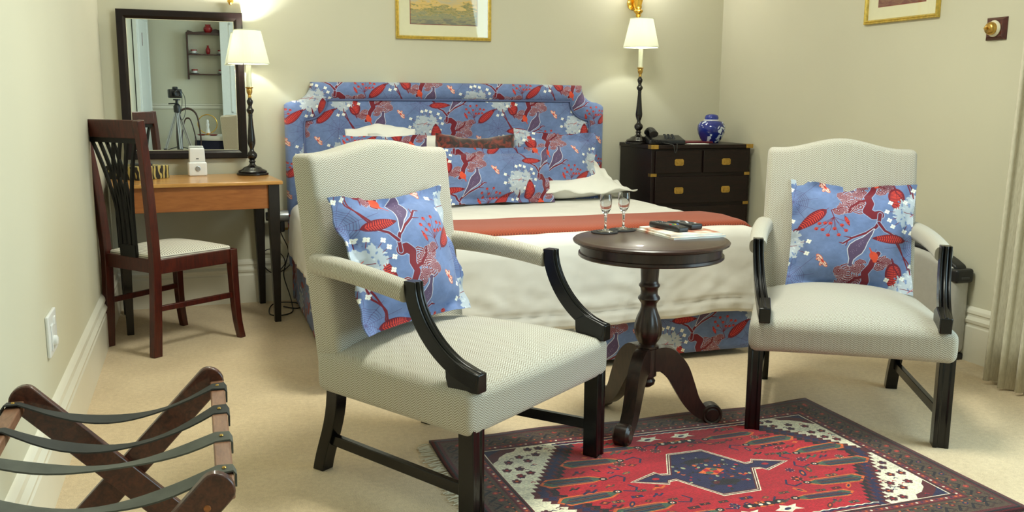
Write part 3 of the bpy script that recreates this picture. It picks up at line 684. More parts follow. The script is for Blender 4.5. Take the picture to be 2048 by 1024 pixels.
# left wall socket
so = thing('wall_socket', 'white double plug socket low on the left wall', 'socket', (XL, 2.86, .42))
MB().soft(.005, 0, 0, .005, .072, .060, .004, n=(1, 4, 4)).build('face_plate', M['plasticwhite'], so)
MB().box(.009, .013, .018, .040, .018, .042).build('rocker_switch', M['plasticwhite'], so, bevel=.002)
pl = MB().box(.009, .014, -.045, -.005, -.045, .03); pl.build('socket_module', M['plasticwhite'], so, bevel=.003)
MB().lathe([(.001, 0), (.015, 0), (.015, .008), (.010, .011), (.001, .011)], 16, (.014, -.025, -.018), 'x').build('plug', M['plasticwhite'], so)

# ================================================================== textiles helper
def pillow(name, w, h, t, flange, mat, seed=0, n=30, sag=0.0, pinch=.05, dent=0.0):
    mb = MB(); idx = {}; vs = []; fs = []; uv = []; N = n
    fx, fy = flange/(w/2), flange/(h/2)
    def P(i, j, side):
        u, v = 2*i/N-1, 2*j/N-1
        ub, vb = min(1, abs(u)/(1-fx) if fx < 1 else 1), min(1, abs(v)/(1-fy))
        prof = max(0, (1-ub**2.4))**.55*max(0, (1-vb**2.4))**.55
        x = u*w/2*(1-pinch*(1-v*v)*abs(u)); y = v*h/2*(1-pinch*(1-u*u)*abs(v))
        if v > 0: y -= dent*exp_(u)*v
        edge = max(abs(u), abs(v))**6
        wav = .010*edge*sin(7*u+5*v+seed)+.006*edge*sin(17*u-13*v+seed*2)
        wr = .012*prof**.5*noise.noise(Vector((u*2.4+seed*3, v*2.4, side*.5)))+.003*noise.noise(Vector((u*9, v*9+seed, side)))*(1-prof)
        z = side*(t/2*prof+.0025+wr*.8)+wav - sag*(u*u+v*v)*.5
        return (x, y, z)
    def exp_(u): return math.exp(-(u*2.2)**2)
    for side in (1, -1):
        for i in range(N+1):
            for j in range(N+1):
                vs.append(P(i, j, side))
        o = 0 if side == 1 else (N+1)**2
        for i in range(N):
            for j in range(N):
                a, b, c, d = o+i*(N+1)+j, o+(i+1)*(N+1)+j, o+(i+1)*(N+1)+j+1, o+i*(N+1)+j+1
                q = [a, b, c, d] if side == 1 else [d, c, b, a]
                fs.append(tuple(q)); uv.append([(vs[k][0], vs[k][1]) for k in q])
    M2 = (N+1)**2; rim = [i*(N+1) for i in range(N+1)]+[N*(N+1)+j for j in range(1, N+1)]+[i*(N+1)+N for i in range(N-1, -1, -1)]+[j for j in range(N-1, 0, -1)]
    for k in range(len(rim)):
        a, b = rim[k], rim[(k+1) % len(rim)]; q = (b, a, a+M2, b+M2); fs.append(q); uv.append([(vs[p][0], vs[p][1]) for p in q])
    return mb.add(vs, fs, uv).build(name, mat, smooth=60)
def pose(o, c, psi, lam, rho):
    Rz = Matrix.Rotation(psi, 3, 'Z'); Rx = Matrix.Rotation(pi/2-lam, 3, 'X'); Rr = Matrix.Rotation(rho, 3, 'Z')
    o.matrix_world = Matrix.Translation(Vector(c)) @ (Rz@Rx@Rr).to_4x4(); return o

# ================================================================== the bed
BX0, BX1, BY0, BY1 = .47, 2.262, 3.35, 4.975
bed = thing('bed', 'king size bed with blue bird-patterned scalloped headboard and matching valance', 'bed', ((BX0+BX1)/2, (BY0+BY1)/2, 0))
BC = Vector(bed.location)
def hb_outline(x0, x1, zb, zt, ns, inset):
    # right half then mirrored: shoulder, ogee, flat top
    m = (x0+x1)/2; hw = (x1-x0)/2; pts = []
    sh, stepx, top = zt-.110, .095, zt
    right = [(hw, zb), (hw, (zb+sh)/2), (hw, sh-.01), (hw-.012, sh)]
    for k in range(ns+1):
        a = k/ns*pi/2; right.append((hw-.05-stepx*(1-cos(a))*1.25 if False else hw-.045-stepx*1.0*sin(a), sh+.012+(top-sh-.012)*(1-cos(a))))
    right.append((hw-.045-stepx-.03, top)); right.append((hw*.5, top+.003)); right.append((0, top+.004))
    L = [(-x, z) for x, z in reversed(right[:-1])]
    return [(m+x, z) for x, z in right+L]
def off(pts, d):
    out = []; n = len(pts)
    for i, p in enumerate(pts):
        a = Vector(pts[max(i-1, 0)]); b = Vector(pts[min(i+1, n-1)]); t = (b-a).normalized(); nn = Vector((-t.y, t.x)); out.append((p[0]+nn.x*d, p[1]+nn.y*d))
    return out
O1 = hb_outline(.455, 2.277, .20, 1.178, 10, 0)
def inner_outline():
    r = []; m = 1.366; hw = .82; sh, top = 1.0-.02, 1.086
    right = [(hw, .20), (hw, .6), (hw, sh-.03), (hw-.004, sh-.012)]
    for k in range(11):
        a = k/10*pi/2; right.append((hw-.008-.115*sin(a)*1.0, sh+(top-sh)*(1-cos(a))**1.0))
    right += [(hw-.15, top), (hw*.5, top+.002), (0, top+.003)]
    L = [(-x, z) for x, z in reversed(right[:-1])]
    return [(m+x, z) for x, z in right+L]
I1 = inner_outline()
yf = YB-.105
loc = lambda p: (p[0]-BC.x, p[1]-BC.y, p[2])
rings = []
for t, dy in ((0, .105-.002), (0, .03), (.05, .012), (.16, .002), (.35, -.010), (.6, -.014), (.82, -.006), (.95, .006), (1.0, .016)):
    rings.append([loc((a[0]*(1-t)+b[0]*t, yf+dy, a[1]*(1-t)+b[1]*t)) for a, b in zip(O1, I1)])
brd = MB().loft(rings, cap=False, closed=False)
hb = MB(); rr = []
for t, dy in ((0, .020), (.03, .004), (.10, -.002), (.3, -.006), (.6, -.008)):
    cxm = 1.366; rr.append([loc((b[0]*(1-t)+cxm*t, yf+dy, b[1]*(1-t)+.6*t)) for b in I1])
hb.loft(rr, cap=False, closed=False); n = len(I1); hb.add([rr[-1][i] for i in range(n)], [tuple(range(n))])
# backing
hb.prism([(p[0]-BC.x, p[1]) for p in I1], YB-.070-BC.y, YB-.003-BC.y)
uvh = lambda co: (co.x+.02, co.z)
headboard = hb.build('headboard', M['textile'], bed, uvf=uvh, smooth=60)
brd.build('headboard_border', M['textile_border'], headboard, uvf=uvh, smooth=60)
MB().tube([loc((p[0], yf+.008, p[1])) for p in I1], .006, 8).build('piping', M['piping'], headboard, smooth=60)
# base, valance with box pleat at the corners
MB().box(BX0+.03-BC.x, BX1-.03-BC.x, BY0+.03-BC.y, BY1-.02-BC.y, .06, .30).build('bed_base', M['darkleg'], bed)
MB().soft(0, .0, .415, (BX1-BX0)/2-.035, (BY1-BY0)/2-.03, .115, .05, n=(6, 6, 3)).build('mattress', M['whitefab'], bed)
def skirt_pts(z):
    pts = []; per = []
    segs = [((BX0, BY1), (BX0, BY0)), ((BX0, BY0), (BX1, BY0)), ((BX1, BY0), (BX1, BY1))]
    s = 0
    for (a, b), nn in zip(segs, ((-1, 0), (0, -1), (1, 0))):
        L = sqrt((b[0]-a[0])**2+(b[1]-a[1])**2); k = int(L/.02)
        for i in range(k):
            t = i/k; d = .006*noise.noise(Vector((s*6+t*L*6, z*3, 1)))+.010*math.exp(-((t*L-.02)/.02)**2)-.0*t
            pts.append((a[0]+(b[0]-a[0])*t+nn[0]*d, a[1]+(b[1]-a[1])*t+nn[1]*d)); per.append(s+t*L)
        s += L
    return pts, per
sk = MB(); rows = [.028, .05, .10, .16, .22, .27, .30]; P0, per = skirt_pts(.1); vs = []; fs = []; uv = []
for z in rows: vs += [(p[0]-BC.x, p[1]-BC.y, z) for p in skirt_pts(z)[0]]
n = len(P0)
for i in range(len(rows)-1):
    for j in range(n-1):
        q = (i*n+j, i*n+j+1, (i+1)*n+j+1, (i+1)*n+j); fs.append(q); uv.append([(per[a % n], rows[a//n]) for a in q])
v = sk.add(vs, fs, uv).build('valance', M['textile_skirt'], bed, smooth=60)
sm = v.modifiers.new('solid', 'SOLIDIFY'); sm.thickness = .004; sm.offset = -1

# duvet: top with rounded shoulders, falling over foot and both sides
def duvet_mesh(mat):
    hx, hy = (BX1-BX0)/2+.028, 1.44/2; r = .06; cx, cyy = (BX0+BX1)/2, 3.318+hy; zt = .562
    XS = []; 
    D = .37    # fall
    def prof(s, half):
        # s: signed arc coordinate -> (pos, drop)
        a = abs(s); sg = 1 if s >= 0 else -1; flat = half-r
        if a <= flat: return sg*a, 0, 0
        q = a-flat
        if q <= r*pi/2: return sg*(flat+r*sin(q/r)), r*(1-cos(q/r)), 0
        q -= r*pi/2; return sg*(half), r+q, q
    Smax = (hx-r)+r*pi/2+D-r; Tmax = (hy-r)+r*pi/2+D-r
    nx, ny = 190, 120; vs = []; fs = []; uv = []; drop = {}
    for i in range(nx+1):
        s = -(Smax-.12)+(2*Smax-.12)*i/nx
        for j in range(ny+1):
            tt = -Tmax+(Tmax+hy)*j/ny      # front end falls, head end stays flat
            x, dx, qx = prof(s, hx); y, dy, qy = prof(tt, hy) if tt < 0 else (tt, 0, 0)
            if dx > 0 and dy > 0:
                # corner: fold round
                d = max(dx, dy); q = max(qx, qy)
                ang = math.atan2(dy, dx); pull = min(dx, dy)*.22
                x = (hx-.0)*(1 if s > 0 else -1) if dx >= r else x; y = -hy if dy >= r else y
                z = -d-0*pull
                x -= (1 if s > 0 else -1)*.0; 
                k = min(1, min(qx, qy)/.12); x += (1 if s > 0 else -1)*.02*k*(qy > qx); y -= .02*k*(qx >= qy)
            else: z = -(dx+dy); q = qx+qy
            X, Y, Z = cx+x, cyy+y, zt+z
            hang = min(1, q/.25)
            nzv = noise.noise(Vector((X*4.5, Y*4.5, Z*3))); n2 = noise.noise(Vector((X*13, Y*13, Z*5+4)))
            if q > 0:
                n3 = abs(noise.noise(Vector((X*7+Z*9, Y*7, Z*16+X*3)))); n4 = noise.noise(Vector((X*22-Z*10, Y*22, Z*26)))
                o = .012*nzv*hang+.010*n2*hang+.010*hang+.009*n3*hang+.0035*n4*hang-.006*hang*(abs(q-.245) < .006)
                # lifted fold toward the right foot corner, lower toward the left
                if qy >= qx: Y -= o*1.2+.004; Z += hang*(.012*noise.noise(Vector((X*3+2.2, 0, 0)))+.020*math.exp(-((X-2.08)/.16)**2)-.012*(X < 1.6)*min(1, (1.6-X)))
                else: X += (1 if s > 0 else -1)*(o*1.2+.004)
            else: Z += .006*nzv+.0025*n2
            vs.append((X, Y, Z))
    m = ny+1
    for i in range(nx):
        for j in range(ny):
            q = (i*m+j, (i+1)*m+j, (i+1)*m+j+1, i*m+j+1); fs.append(q); uv.append([(vs[k][0], vs[k][1]) for k in q])
    o = MB().add(vs, fs, uv).build('duvet', mat, smooth=80)
    sm = o.modifiers.new('solid', 'SOLIDIFY'); sm.thickness = .012; sm.offset = -1
    return o
dv = duvet_mesh(M['whitefab'])
tag(dv, 'smooth white duvet spread over the bed and hanging over its foot', 'duvet')
# hem seam along the foot
# throw
def throw_mesh():
    hx = (BX1-BX0)/2+.028+.012; r = .066; cx = (BX0+BX1)/2; y0, y1 = 3.405, 3.80; zt = .562+.012
    L = (hx-r)+r*pi/2+.09; nx, ny = 120, 14; vs = []; fs = []; uv = []
    for i in range(nx+1):
        s = -L+2*L*i/nx; a = abs(s); sg = 1 if s >= 0 else -1; flat = hx-r
        if a <= flat: x, d = sg*a, 0
        elif a <= flat+r*pi/2: q = (a-flat)/r; x, d = sg*(flat+r*sin(q)), r*(1-cos(q))
        else: x, d = sg*(hx+.004), r+a-flat-r*pi/2
        for j in range(ny+1):
            v = j/ny; y = y0+(y1-y0)*v+.010*sin(s*3)*(1-v)+.004*noise.noise(Vector((s*6, v, 0)))
            e = .010*sin(pi*min(1, v*7))**.5 if v < .07 else .010
            bump = .014*(1-abs(2*v-1)**8)+.006*noise.noise(Vector((cx+x, y*3, 0))*3)
            vs.append((cx+x+sg*(bump if d > r*.5 else 0), y, zt-d+(bump if d < r*.5 else bump*.4)-.002))
    m = ny+1
    for i in range(nx):
        for j in range(ny):
            q = (i*m+j, (i+1)*m+j, (i+1)*m+j+1, i*m+j+1); fs.append(q); uv.append([(vs[k][0], vs[k][1]) for k in q])
    o = MB().add(vs, fs, uv).build('bed_throw', M['throw'], smooth=80); sm = o.modifiers.new('solid', 'SOLIDIFY'); sm.thickness = .012; sm.offset = -1
    return tag(o, 'folded terracotta twill throw laid across the foot of the bed', 'throw')
throw_mesh()

# pillows: white pairs, patterned squares, front oblong, rust cushion
def flat_pillow(c, w, d, t, rz, tilt, mat, label, seed, flange=.03, roll=0):
    o = pillow('pillow', w, d, t, flange, mat, seed, pinch=.03)
    o.matrix_world = Matrix.Translation(c) @ Matrix.Rotation(rz, 4, 'Z') @ Matrix.Rotation(tilt, 4, 'X') @ Matrix.Rotation(roll, 4, 'Y')
    return tag(o, label, 'pillow', None)
flat_pillow((1.85, 4.70, .638), .80, .50, .13, .02, .10, M['pillowwhite'], 'white pillow lying flat at the right, lowest under the patterned pillows', 1)
flat_pillow((.92, 4.70, .638), .80, .50, .13, -.02, .10, M['pillowwhite'], 'white pillow lying flat at the left, lowest, behind the herringbone armchair', 2)
flat_pillow((1.84, 4.77, .725), .68, .42, .13, .0, .42, M['pillowwhite'], 'white flanged pillow leaning at the right behind the patterned square pillow', 3, .03)
o = pillow('pillow', .38, .40, .13, .0, M['pillowwhite'], 5, dent=-.028, pinch=.0); pose(o, (.94, 4.845, .742), 0, .26, .0); tag(o, 'tall white pillow against the left half of the headboard', 'pillow')
o = pillow('pillow', .40, .34, .13, .02, M['pillowwhite'], 8); pose(o, (1.055, 4.775, .745), .06, .26, -.03); tag(o, 'white pillow whose edge shows right of the left armchair back', 'pillow')
o = pillow('pillow', .46, .36, .13, .045, M['tx_left'], 11); pose(o, (.925, 4.69, .735), 0, .26, .0); tag(o, 'blue bird-patterned square pillow at the left, mostly behind the armchair', 'pillow')
o = pillow('pillow', .50, .38, .14, .045, M['tx_right'], 4, dent=.01); pose(o, (1.845, 4.62, .745), .10, .26, -.06); tag(o, 'blue bird-patterned square pillow at the right of the bed', 'pillow')
o = pillow('pillow', .645, .30, .13, .035, M['tx_front'], 6, dent=.0); pose(o, (1.445, 4.46, .710), .12, .30, -.01); tag(o, 'oblong blue bird-patterned pillow in front of the other pillows', 'pillow')
o = pillow('cushion', .44, .34, .13, .0, M['velvet'], 9, dent=.02, pinch=.04); pose(o, (1.388, 4.60, .748), .05, .22, -.02); tag(o, 'rust and black cut velvet cushion behind the oblong pillow', 'cushion')

# ================================================================== armchairs
def armchair(label, pose3, d):
    x0, y0, th = pose3
    root = thing('armchair', label, 'armchair', (x0, y0, 0), th, 'herringbone armchairs')
    D = .60; zt = d['ztop']; zb = d['zb']
    def seatfn(x, y, z):
        # x,y,z in a box of unit half width 1, depth 0..D, height 0..1
        v = y/D; w = d['ws']+(d['wq']-d['ws'])*v
        u = x
        top = zt+d['crown']*(1-abs(u)**2.6)*(1-abs(2*min(1, max(0, v))-1)**3.2)+.0*v
        bot = zb-.004+.006*(1-u*u)
        zz = bot+(top-bot)*z
        yy = y-.018*(1-u*u)*(1-v)**2*(.6+.4*z)
        xx = u*w*(1+.012*sin(pi*z))
        return (xx, yy, zz)
    # build rounded in real units then bend
    hw = d['ws']; hz = (zt-zb)/2
    mb = MB(); mb.soft(0, D/2, zb+hz, hw, D/2, hz, .024, lambda x, y, z: seatfn(x/hw, y, (z-zb)/(2*hz)), n=(18, 16, 6))
    mb.build('seat', M['herring'], root, smooth=50)
    # seams on the front corners
    # back
    zb0 = zb+.01; zt0 = d['zbk']; hb2 = (zt0-zb0)/2; th2 = .052
    def backfn(x, y, z):
        t = (z-zb0)/(2*hb2); w = d['wj']+(d['wb']-d['wj'])*t; u = x/.30
        crest = (d['zc']-d['zbk'])*(.5+.5*cos(pi*max(-1, min(1, u/.82))))*max(0, (t-.5)/.5)
        ycen = d['yj']-th2+(d['yb']-d['yj'])*t
        curve = -.010*u*u*0
        bow = -.012*(1-u*u)*sin(pi*min(1, max(0, t)))*(1 if y < 0 else .2)
        return (u*w, ycen+y*(1-.18*t)+bow+curve, z+crest)
    mb = MB(); mb.soft(0, 0, zb0+hb2, .30, th2, hb2, .022, backfn, n=(20, 3, 22)); mb.build('backrest', M['herring'], root, smooth=50)
    for s in (-1, 1):
        # padded arm
        p0 = Vector((s*(d['wj']+d['wb'])/2*.985, d['yarm'], d['zp']+.003)); p1 = Vector((s*d['wp'], d['yp']+.008, d['zp']-.028))
        mid = p0.lerp(p1, .5)+Vector((s*.012, 0, .014))
        path = [p0*(1-t)**2+mid*2*t*(1-t)+p1*t*t for t in [i/12 for i in range(13)]]
        mb = MB(); rings = []; uvs = []
        for i, p in enumerate(path):
            t = (path[min(i+1, 12)]-path[max(i-1, 0)]).normalized(); sd = Vector((0, 0, 1)).cross(t).normalized(); w = t.cross(sd)
            a, b = .033-.004*i/12, .030-.003*i/12
            ring = []
            for k in range(20):
                an = 2*pi*k/20; ca, sa = cos(an), sin(an)
                ring.append(p+sd*(a*abs(ca)**.75*(1 if ca > 0 else -1))+w*(b*abs(sa)**.75*(1 if sa > 0 else -1)))
            rings.append(ring)
        fs = []; uv = []; vs = [q for r in rings for q in r]
        for i in range(12):
            for k in range(20):
                kk = (k+1) % 20; q = (i*20+k, i*20+kk, (i+1)*20+kk, (i+1)*20+k); fs.append(q); uv.append([(k*.010, i*.034), ((k+1)*.010, i*.034), ((k+1)*.010, (i+1)*.034), (k*.010, (i+1)*.034)])
        fs.append(tuple(range(19, -1, -1))); uv.append([(0, 0)]*20); fs.append(tuple(240+k for k in range(20))); uv.append([(0, 0)]*20)
        mb.add(vs, fs, uv).build('armrest', M['herring'], root, smooth=60)
        # swept front post ending in the block on the seat corner
        px, pk = d['wp'], d['wk']
        top = Vector((s*px, d['yp']-.012, d['zp']+.004)); base = Vector((s*(pk-.028), -.008, zt+.026))
        path = bez(top, top+Vector((0, .004, -.085)), Vector((s*(px*.45+pk*.55-.015), .115, zt+.045)), base, 22)
        def sec(t):
            w = .0170+.002*t; h = .019
            return [(-w, -h), (-w, h), (-w*.62, h), (-w*.50, h-.006), (-w*.36, h), (-.2*w, h+.004), (.2*w, h+.004), (w*.36, h), (w*.50, h-.006), (w*.62, h), (w, h), (w, -h)]
        mb = MB(); mb.sweep(path, sec, (1, 0, 0))
        post = mb.build('arm_post', M['black'], root, smooth=35, bevel=.0015)
        # block
        bx0, bx1 = s*(pk-.046), s*(pk-.010); bx0, bx1 = min(bx0, bx1), max(bx0, bx1)
        mb = MB(); mb.prism([(-.014, zt-.004), (-.014, zt+.045), (.006, zt+.050), (.060, zt+.068), (.092, zt+.050), (.090, zt+.020), (.082, zt-.006)], bx0, bx1, 'x')
        mb.build('post_block', M['black'], post, smooth=30, bevel=.003)
        # legs
        w = .024; x = s*(d['wf']-.004); y = d['yff']+.004
        mb = MB(); mb.loft([[(x+a*w, y+b*w, z) for a, b in ((-1, -1), (-.5, -1), (-.38, -.86), (.38, -.86), (.5, -1), (1, -1), (1, 1), (-1, 1))] for z in (0, zb+.02)])
        mb.build('leg', M['black'], root, smooth=30, bevel=.002)
        xr, xt = s*d['wr'], s*(d['wq']-.035); yr, yt = d['yr'], D-.045
        mb = MB(); path = bez((xt, yt, zb+.02), (xt, yt+.0, zb*.6), (xr, yr-.02, zb*.35), (xr, yr, 0), 10)
        mb.loft([[(p.x+a*.021, p.y+b*.021, p.z) for a, b in ((-1, -1), (1, -1), (1, 1), (-1, 1))] for p in path]); mb.build('leg', M['black'], root, smooth=40, bevel=.002)
        a = Vector((s*(d['wf']-.006), y+.01, .105)); b = Vector((s*(d['wr']+.003), yr-.03, .105))
        t = (b-a).normalized(); sd = Vector((-t.y, t.x, 0))*.009
        mb = MB(); mb.loft([[p+sd+Vector((0, 0, -.016)), p-sd+Vector((0, 0, -.016)), p-sd+Vector((0, 0, .016)), p+sd+Vector((0, 0, .016))] for p in (a, b)]); mb.build('stretcher', M['black'], root, smooth=30, bevel=.002)
    return root
dA = dict(ws=.348, zb=.265, wf=.313, yff=.02, wr=.245, yr=.635, wp=.323, yp=.211, zp=.632, wk=.341, ztop=.381, wb=.301, yb=.687, zbk=.938, zc=.970, wq=.292, wj=.286, yj=.600, crown=.052, yarm=.585)
dB = dict(ws=.317, zb=.284, wf=.297, yff=.035, wr=.241, yr=.657, wp=.298, yp=.214, zp=.626, wk=.300, ztop=.386, wb=.264, yb=.705, zbk=.920, zc=.957, wq=.280, wj=.275, yj=.602, crown=.062, yarm=.585)
armchair('cream herringbone armchair with black arms, nearer one on the left of the round table', (.886, 2.267, .626), dA)
armchair('cream herringbone armchair with black arms, right of the round table by the curtain', (1.956, 2.332, -.566), dB)
o = pillow('cushion', .47, .40, .13, .035, M['tx_armA'], 21, pinch=.06, dent=.012); pose(o, (.5684, 2.6192, .6345), .6301, .36, -.0043)
tag(o, 'blue bird-patterned cushion leaning in the left armchair', 'cushion')
o = pillow('cushion', .445, .41, .13, .035, M['tx_armB'], 25, pinch=.06, dent=.012); pose(o, (2.268, 2.750, .605), -.5779, .28, -.0149)
tag(o, 'blue bird-patterned cushion leaning in the right armchair', 'cushion')

# ================================================================== pedestal table
TX, TY = 1.409, 2.678
tb = thing('pedestal_table', 'round dark wood tripod pedestal table between the two armchairs', 'table', (TX, TY, 0))
mb = MB(); mb.lathe([(.001, .625), (.234, .625), (.247, .627), (.256, .632), (.258, .638), (.253, .643), (.244, .645), (.238, .6435), (.234, .645), (.001, .645)], 96); mb.build('table_top', M['tabletop'], tb, smooth=40)
mb = MB(); mb.lathe([(.21, .625), (.233, .625), (.233, .598), (.239, .596), (.240, .588), (.236, .584), (.215, .583), (.21, .590)], 96); mb.build('apron', M['table'], tb, smooth=30)
flz = lambda a, h: 1+(.045*sin(pi*max(0, min(1, (h-.29)/.12)))*cos(10*a) if .29 < h < .41 else 0)
prof = [(.001, .590), (.034, .590), (.032, .560), (.030, .520), (.029, .505), (.030, .495), (.035, .489), (.035, .484), (.030, .478), (.028, .465), (.029, .455), (.036, .447), (.037, .441), (.032, .434), (.026, .425), (.026, .412), (.030, .398), (.038, .378), (.044, .355), (.046, .338), (.044, .318), (.037, .300), (.030, .290), (.029, .286), (.037, .281), (.037, .274), (.033, .270), (.033, .176), (.026, .172), (.024, .166), (.030, .158), (.027, .146), (.014, .136), (.001, .134)]
MB().lathe(prof, 60, flute=flz).build('column', M['table'], tb, smooth=40)
for k in range(3):
    a = radians(104.5+120*k)
    cl = catmull([(.020, 0, .228), (.060, 0, .232), (.100, 0, .195), (.128, 0, .140), (.155, 0, .085), (.190, 0, .047), (.215, 0, .038)], 6); wd = [.036, .045, .042, .036, .029, .023, .018]
    L, Rr = [], []
    for i, p in enumerate(cl):
        t = (cl[min(i+1, len(cl)-1)]-cl[max(i-1, 0)]).normalized(); nn = Vector((-t.z, 0, t.x)); f = i/(len(cl)-1)*6; q = int(min(5, f)); w = wd[q]+(wd[q+1]-wd[q])*(f-q)
        L.append(p+nn*w); Rr.append(p-nn*w)
    pts = [(p.x, p.z) for p in L]+[(p.x, p.z) for p in reversed(Rr)]
    mb = MB(); mb.prism(pts, -.021, .021, 'y')
    lg = mb.build('leg', M['table'], tb, smooth=35, bevel=.005, seg=3); lg.rotation_euler = (0, 0, a)
    sc = MB(); sc.lathe([(.001, -.027), (.020, -.027), (.024, -.023), (.030, -.025), (.036, -.019), (.037, 0), (.036, .019), (.030, .025), (.024, .023), (.020, .027), (.001, .027)], 32, (.226, 0, .038), 'y')
    s2 = sc.build('scroll_foot', M['table'], lg, smooth=40)

# ---- things on the table
ZT = .645
def coaster(x, y, label):
    o = MB().lathe([(.001, 0), (.045, 0), (.047, .002), (.045, .004), (.001, .004)], 40).build('coaster', M['felt']); o.location = (x, y, ZT); tag(o, label, 'coaster', 'round coasters on the pedestal table')
def glass(x, y, label, prof0=None):
    g = thing('port_glass', label, 'glass', (x, y, ZT+.004), 0, 'small stemmed glasses on the pedestal table')
    outer = [(.001, .0005), (.028, .0005), (.0285, .0016), (.016, .004), (.006, .007), (.0042, .012), (.0038, .03), (.0046, .044), (.0055, .05), (.0048, .056), (.010, .064), (.0178, .078), (.0205, .095), (.0205, .110), (.0190, .128)]
    inner = [(.0178, .128), (.0193, .110), (.0193, .095), (.0166, .079), (.009, .067), (.001, .064)]
    MB().lathe(outer[:10]+[(.001, .060)], 32).build('stem', M['glass'], g, smooth=60)
    MB().lathe([(.001, .0575)]+[(.0048, .057)]+outer[10:]+inner, 40).build('bowl', M['glass'], g, smooth=60)
    return g
from_px = None
coaster(1.314, 2.838, 'round black coaster under the left stemmed glass'); glass(1.316, 2.836, 'left of the two small clear stemmed glasses')
coaster(1.397, 2.870, 'round black coaster under the right stemmed glass'); glass(1.402, 2.873, 'right of the two small clear stemmed glasses')
def magazine(c, w, d, h, rz, label):
    m = thing('magazine', label, 'magazine', c, rz, 'magazines on the pedestal table')
    MB().box(-w/2+.001, w/2-.001, -d/2+.001, d/2-.001, .0008, h-.0008).build('pages', M['paper'], m)
    mb = MB(); mb.box(-w/2, w/2, -d/2, d/2, h-.0008, h); mb.box(-w/2, w/2, -d/2, d/2, 0, .0008); mb.box(-w/2-.0008, -w/2, -d/2, d/2, 0, h); mb.build('cover', M['magcover'], m)
magazine((1.552, 2.737, ZT), .205, .235, .007, .07, 'lower magazine on the round table, mostly hidden')
magazine((1.556, 2.748, ZT+.0072), .195, .225, .006, .0, 'upper white magazine on the round table under the remotes')
def remote(c, L, W, H, rz, label, keys, taper):
    r = thing('remote_control', label, 'remote control', c, rz, 'remote controls on the magazines')
    MB().soft(0, 0, H/2, L/2, W/2, H/2, .006, lambda x, y, z: (x, y*(1-taper*(x/L)), z*(1-.25*(x > L*.3)*(x-L*.3)/(L*.2))), n=(8, 4, 2)).build('casing', M['plasticblack'], r, smooth=50)
    if keys:
        for i, k in enumerate(('key_red', 'key_green', 'key_yellow', 'key_blue')): MB().soft(L*.18, -W*.33+i*W*.22, H, .004, .0035, .0015, .001, n=(1, 1, 1)).build('button', M[k], r)
        for a in range(4):
            for b in range(3): MB().soft(-L*.38+a*.014, -.010+b*.010, H, .004, .003, .0015, .001, n=(1, 1, 1)).build('button', M['plasticdark'], r)
    else:
        for a in range(5):
            for b in range(3): MB().soft(-L*.34+a*.016, -.010+b*.010, H, .004, .003, .0015, .001, n=(1, 1, 1)).build('button', M['key_white' if (a+b) % 3 == 0 else 'plasticdark'], r)
remote((1.520, 2.765, ZT+.0134), .165, .044, .020, -1.40, 'long black remote with four coloured keys on the magazine', True, 0)
remote((1.594, 2.792, ZT+.0134), .14, .048, .020, 1.75, 'rounded black remote with pale keys behind the long remote', False, .2)

# ================================================================== rug
rg = thing('persian_rug', 'red persian rug with navy medallion and ivory corners on the carpet', 'rug', (1.382, 2.237, 0))
nx, ny = 70, 48; vs = []; fs = []; uv = []
for i in range(nx+1):
    for j in range(ny+1):
        u, v = i/nx, j/ny; x, y = (u-.5)*1.43, (v-.5)*.975
        y += .012*sin(u*5+1)*(v > .5)*(v-.5)*2-.008*sin(u*17)*(v > .9)*(v-.9)*10; x += .008*sin(v*6)*(1-u)
        vs.append((x, y, .009+.0015*noise.noise(Vector((x*5, y*5, 0)))))
m = ny+1
for i in range(nx):
    for j in range(ny):
        q = (i*m+j, (i+1)*m+j, (i+1)*m+j+1, i*m+j+1); fs.append(q); uv.append([((k//m)/nx, (k % m)/ny) for k in q])
o = MB().add(vs, fs, uv).build('rug_pile', M['rug'], rg, smooth=60); sm = o.modifiers.new('solid', 'SOLIDIFY'); sm.thickness = .008; sm.offset = -1
for sx in (-1,):
    mb = MB()
    for i in range(190):
        y = -.48+.96*i/189+random.uniform(-.002, .002); L = random.uniform(.035, .055); k = random.uniform(-.02, .02)
        x0 = sx*.715; x0 += .008*sin((y/.975+.5)*6) if sx < 0 else 0
        mb.tube([(x0-sx*.004, y, .006), (x0+sx*L*.5, y+k*.5, .005), (x0+sx*L, y+k, .003)], .0016, 4)
    mb.build('fringe', M['fringe'], rg)['kind'] = 'stuff'

# ================================================================== chest and what stands on it
CX0, CX1, CY0, CY1, CH = 2.415, 3.075, 4.62, 5.036, .848
ch = thing('campaign_chest', 'dark wood campaign chest of drawers with brass corners in the corner', 'chest of drawers', ((CX0+CX1)/2, (CY0+CY1)/2, 0))
hx, hy = (CX1-CX0)/2, (CY1-CY0)/2
MB().box(-hx+.008, hx-.008, -hy+.012, hy, .05, CH-.022).build('carcass', M['chest'], ch, bevel=.003)
MB().box(-hx+.02, hx-.02, -hy+.03, hy, 0, .05).build('plinth', M['chest'], ch)
MB().box(-hx, hx, -hy, hy, CH-.022, CH).build('top', M['chest'], ch, bevel=.003)
def handle(par, x, z):
    pts = [(x+a*.029, z+b*.019) for a, b in ((1, .62), (.76, 1), (-.76, 1), (-1, .62), (-1, -.62), (-.76, -1), (.76, -1), (1, -.62))]
    hp = MB().prism(pts, -hy-.006, -hy-.001).build('handle_plate', M['brass'], par, bevel=.001)
    MB().box(x-.016, x+.016, -hy-.009, -hy-.005, z-.009, z+.007).build('pull', M['brass'], par, bevel=.002)
rows = [(.688, .815, 2), (.515, .668, 1), (.335, .497, 1), (.085, .318, 1)]
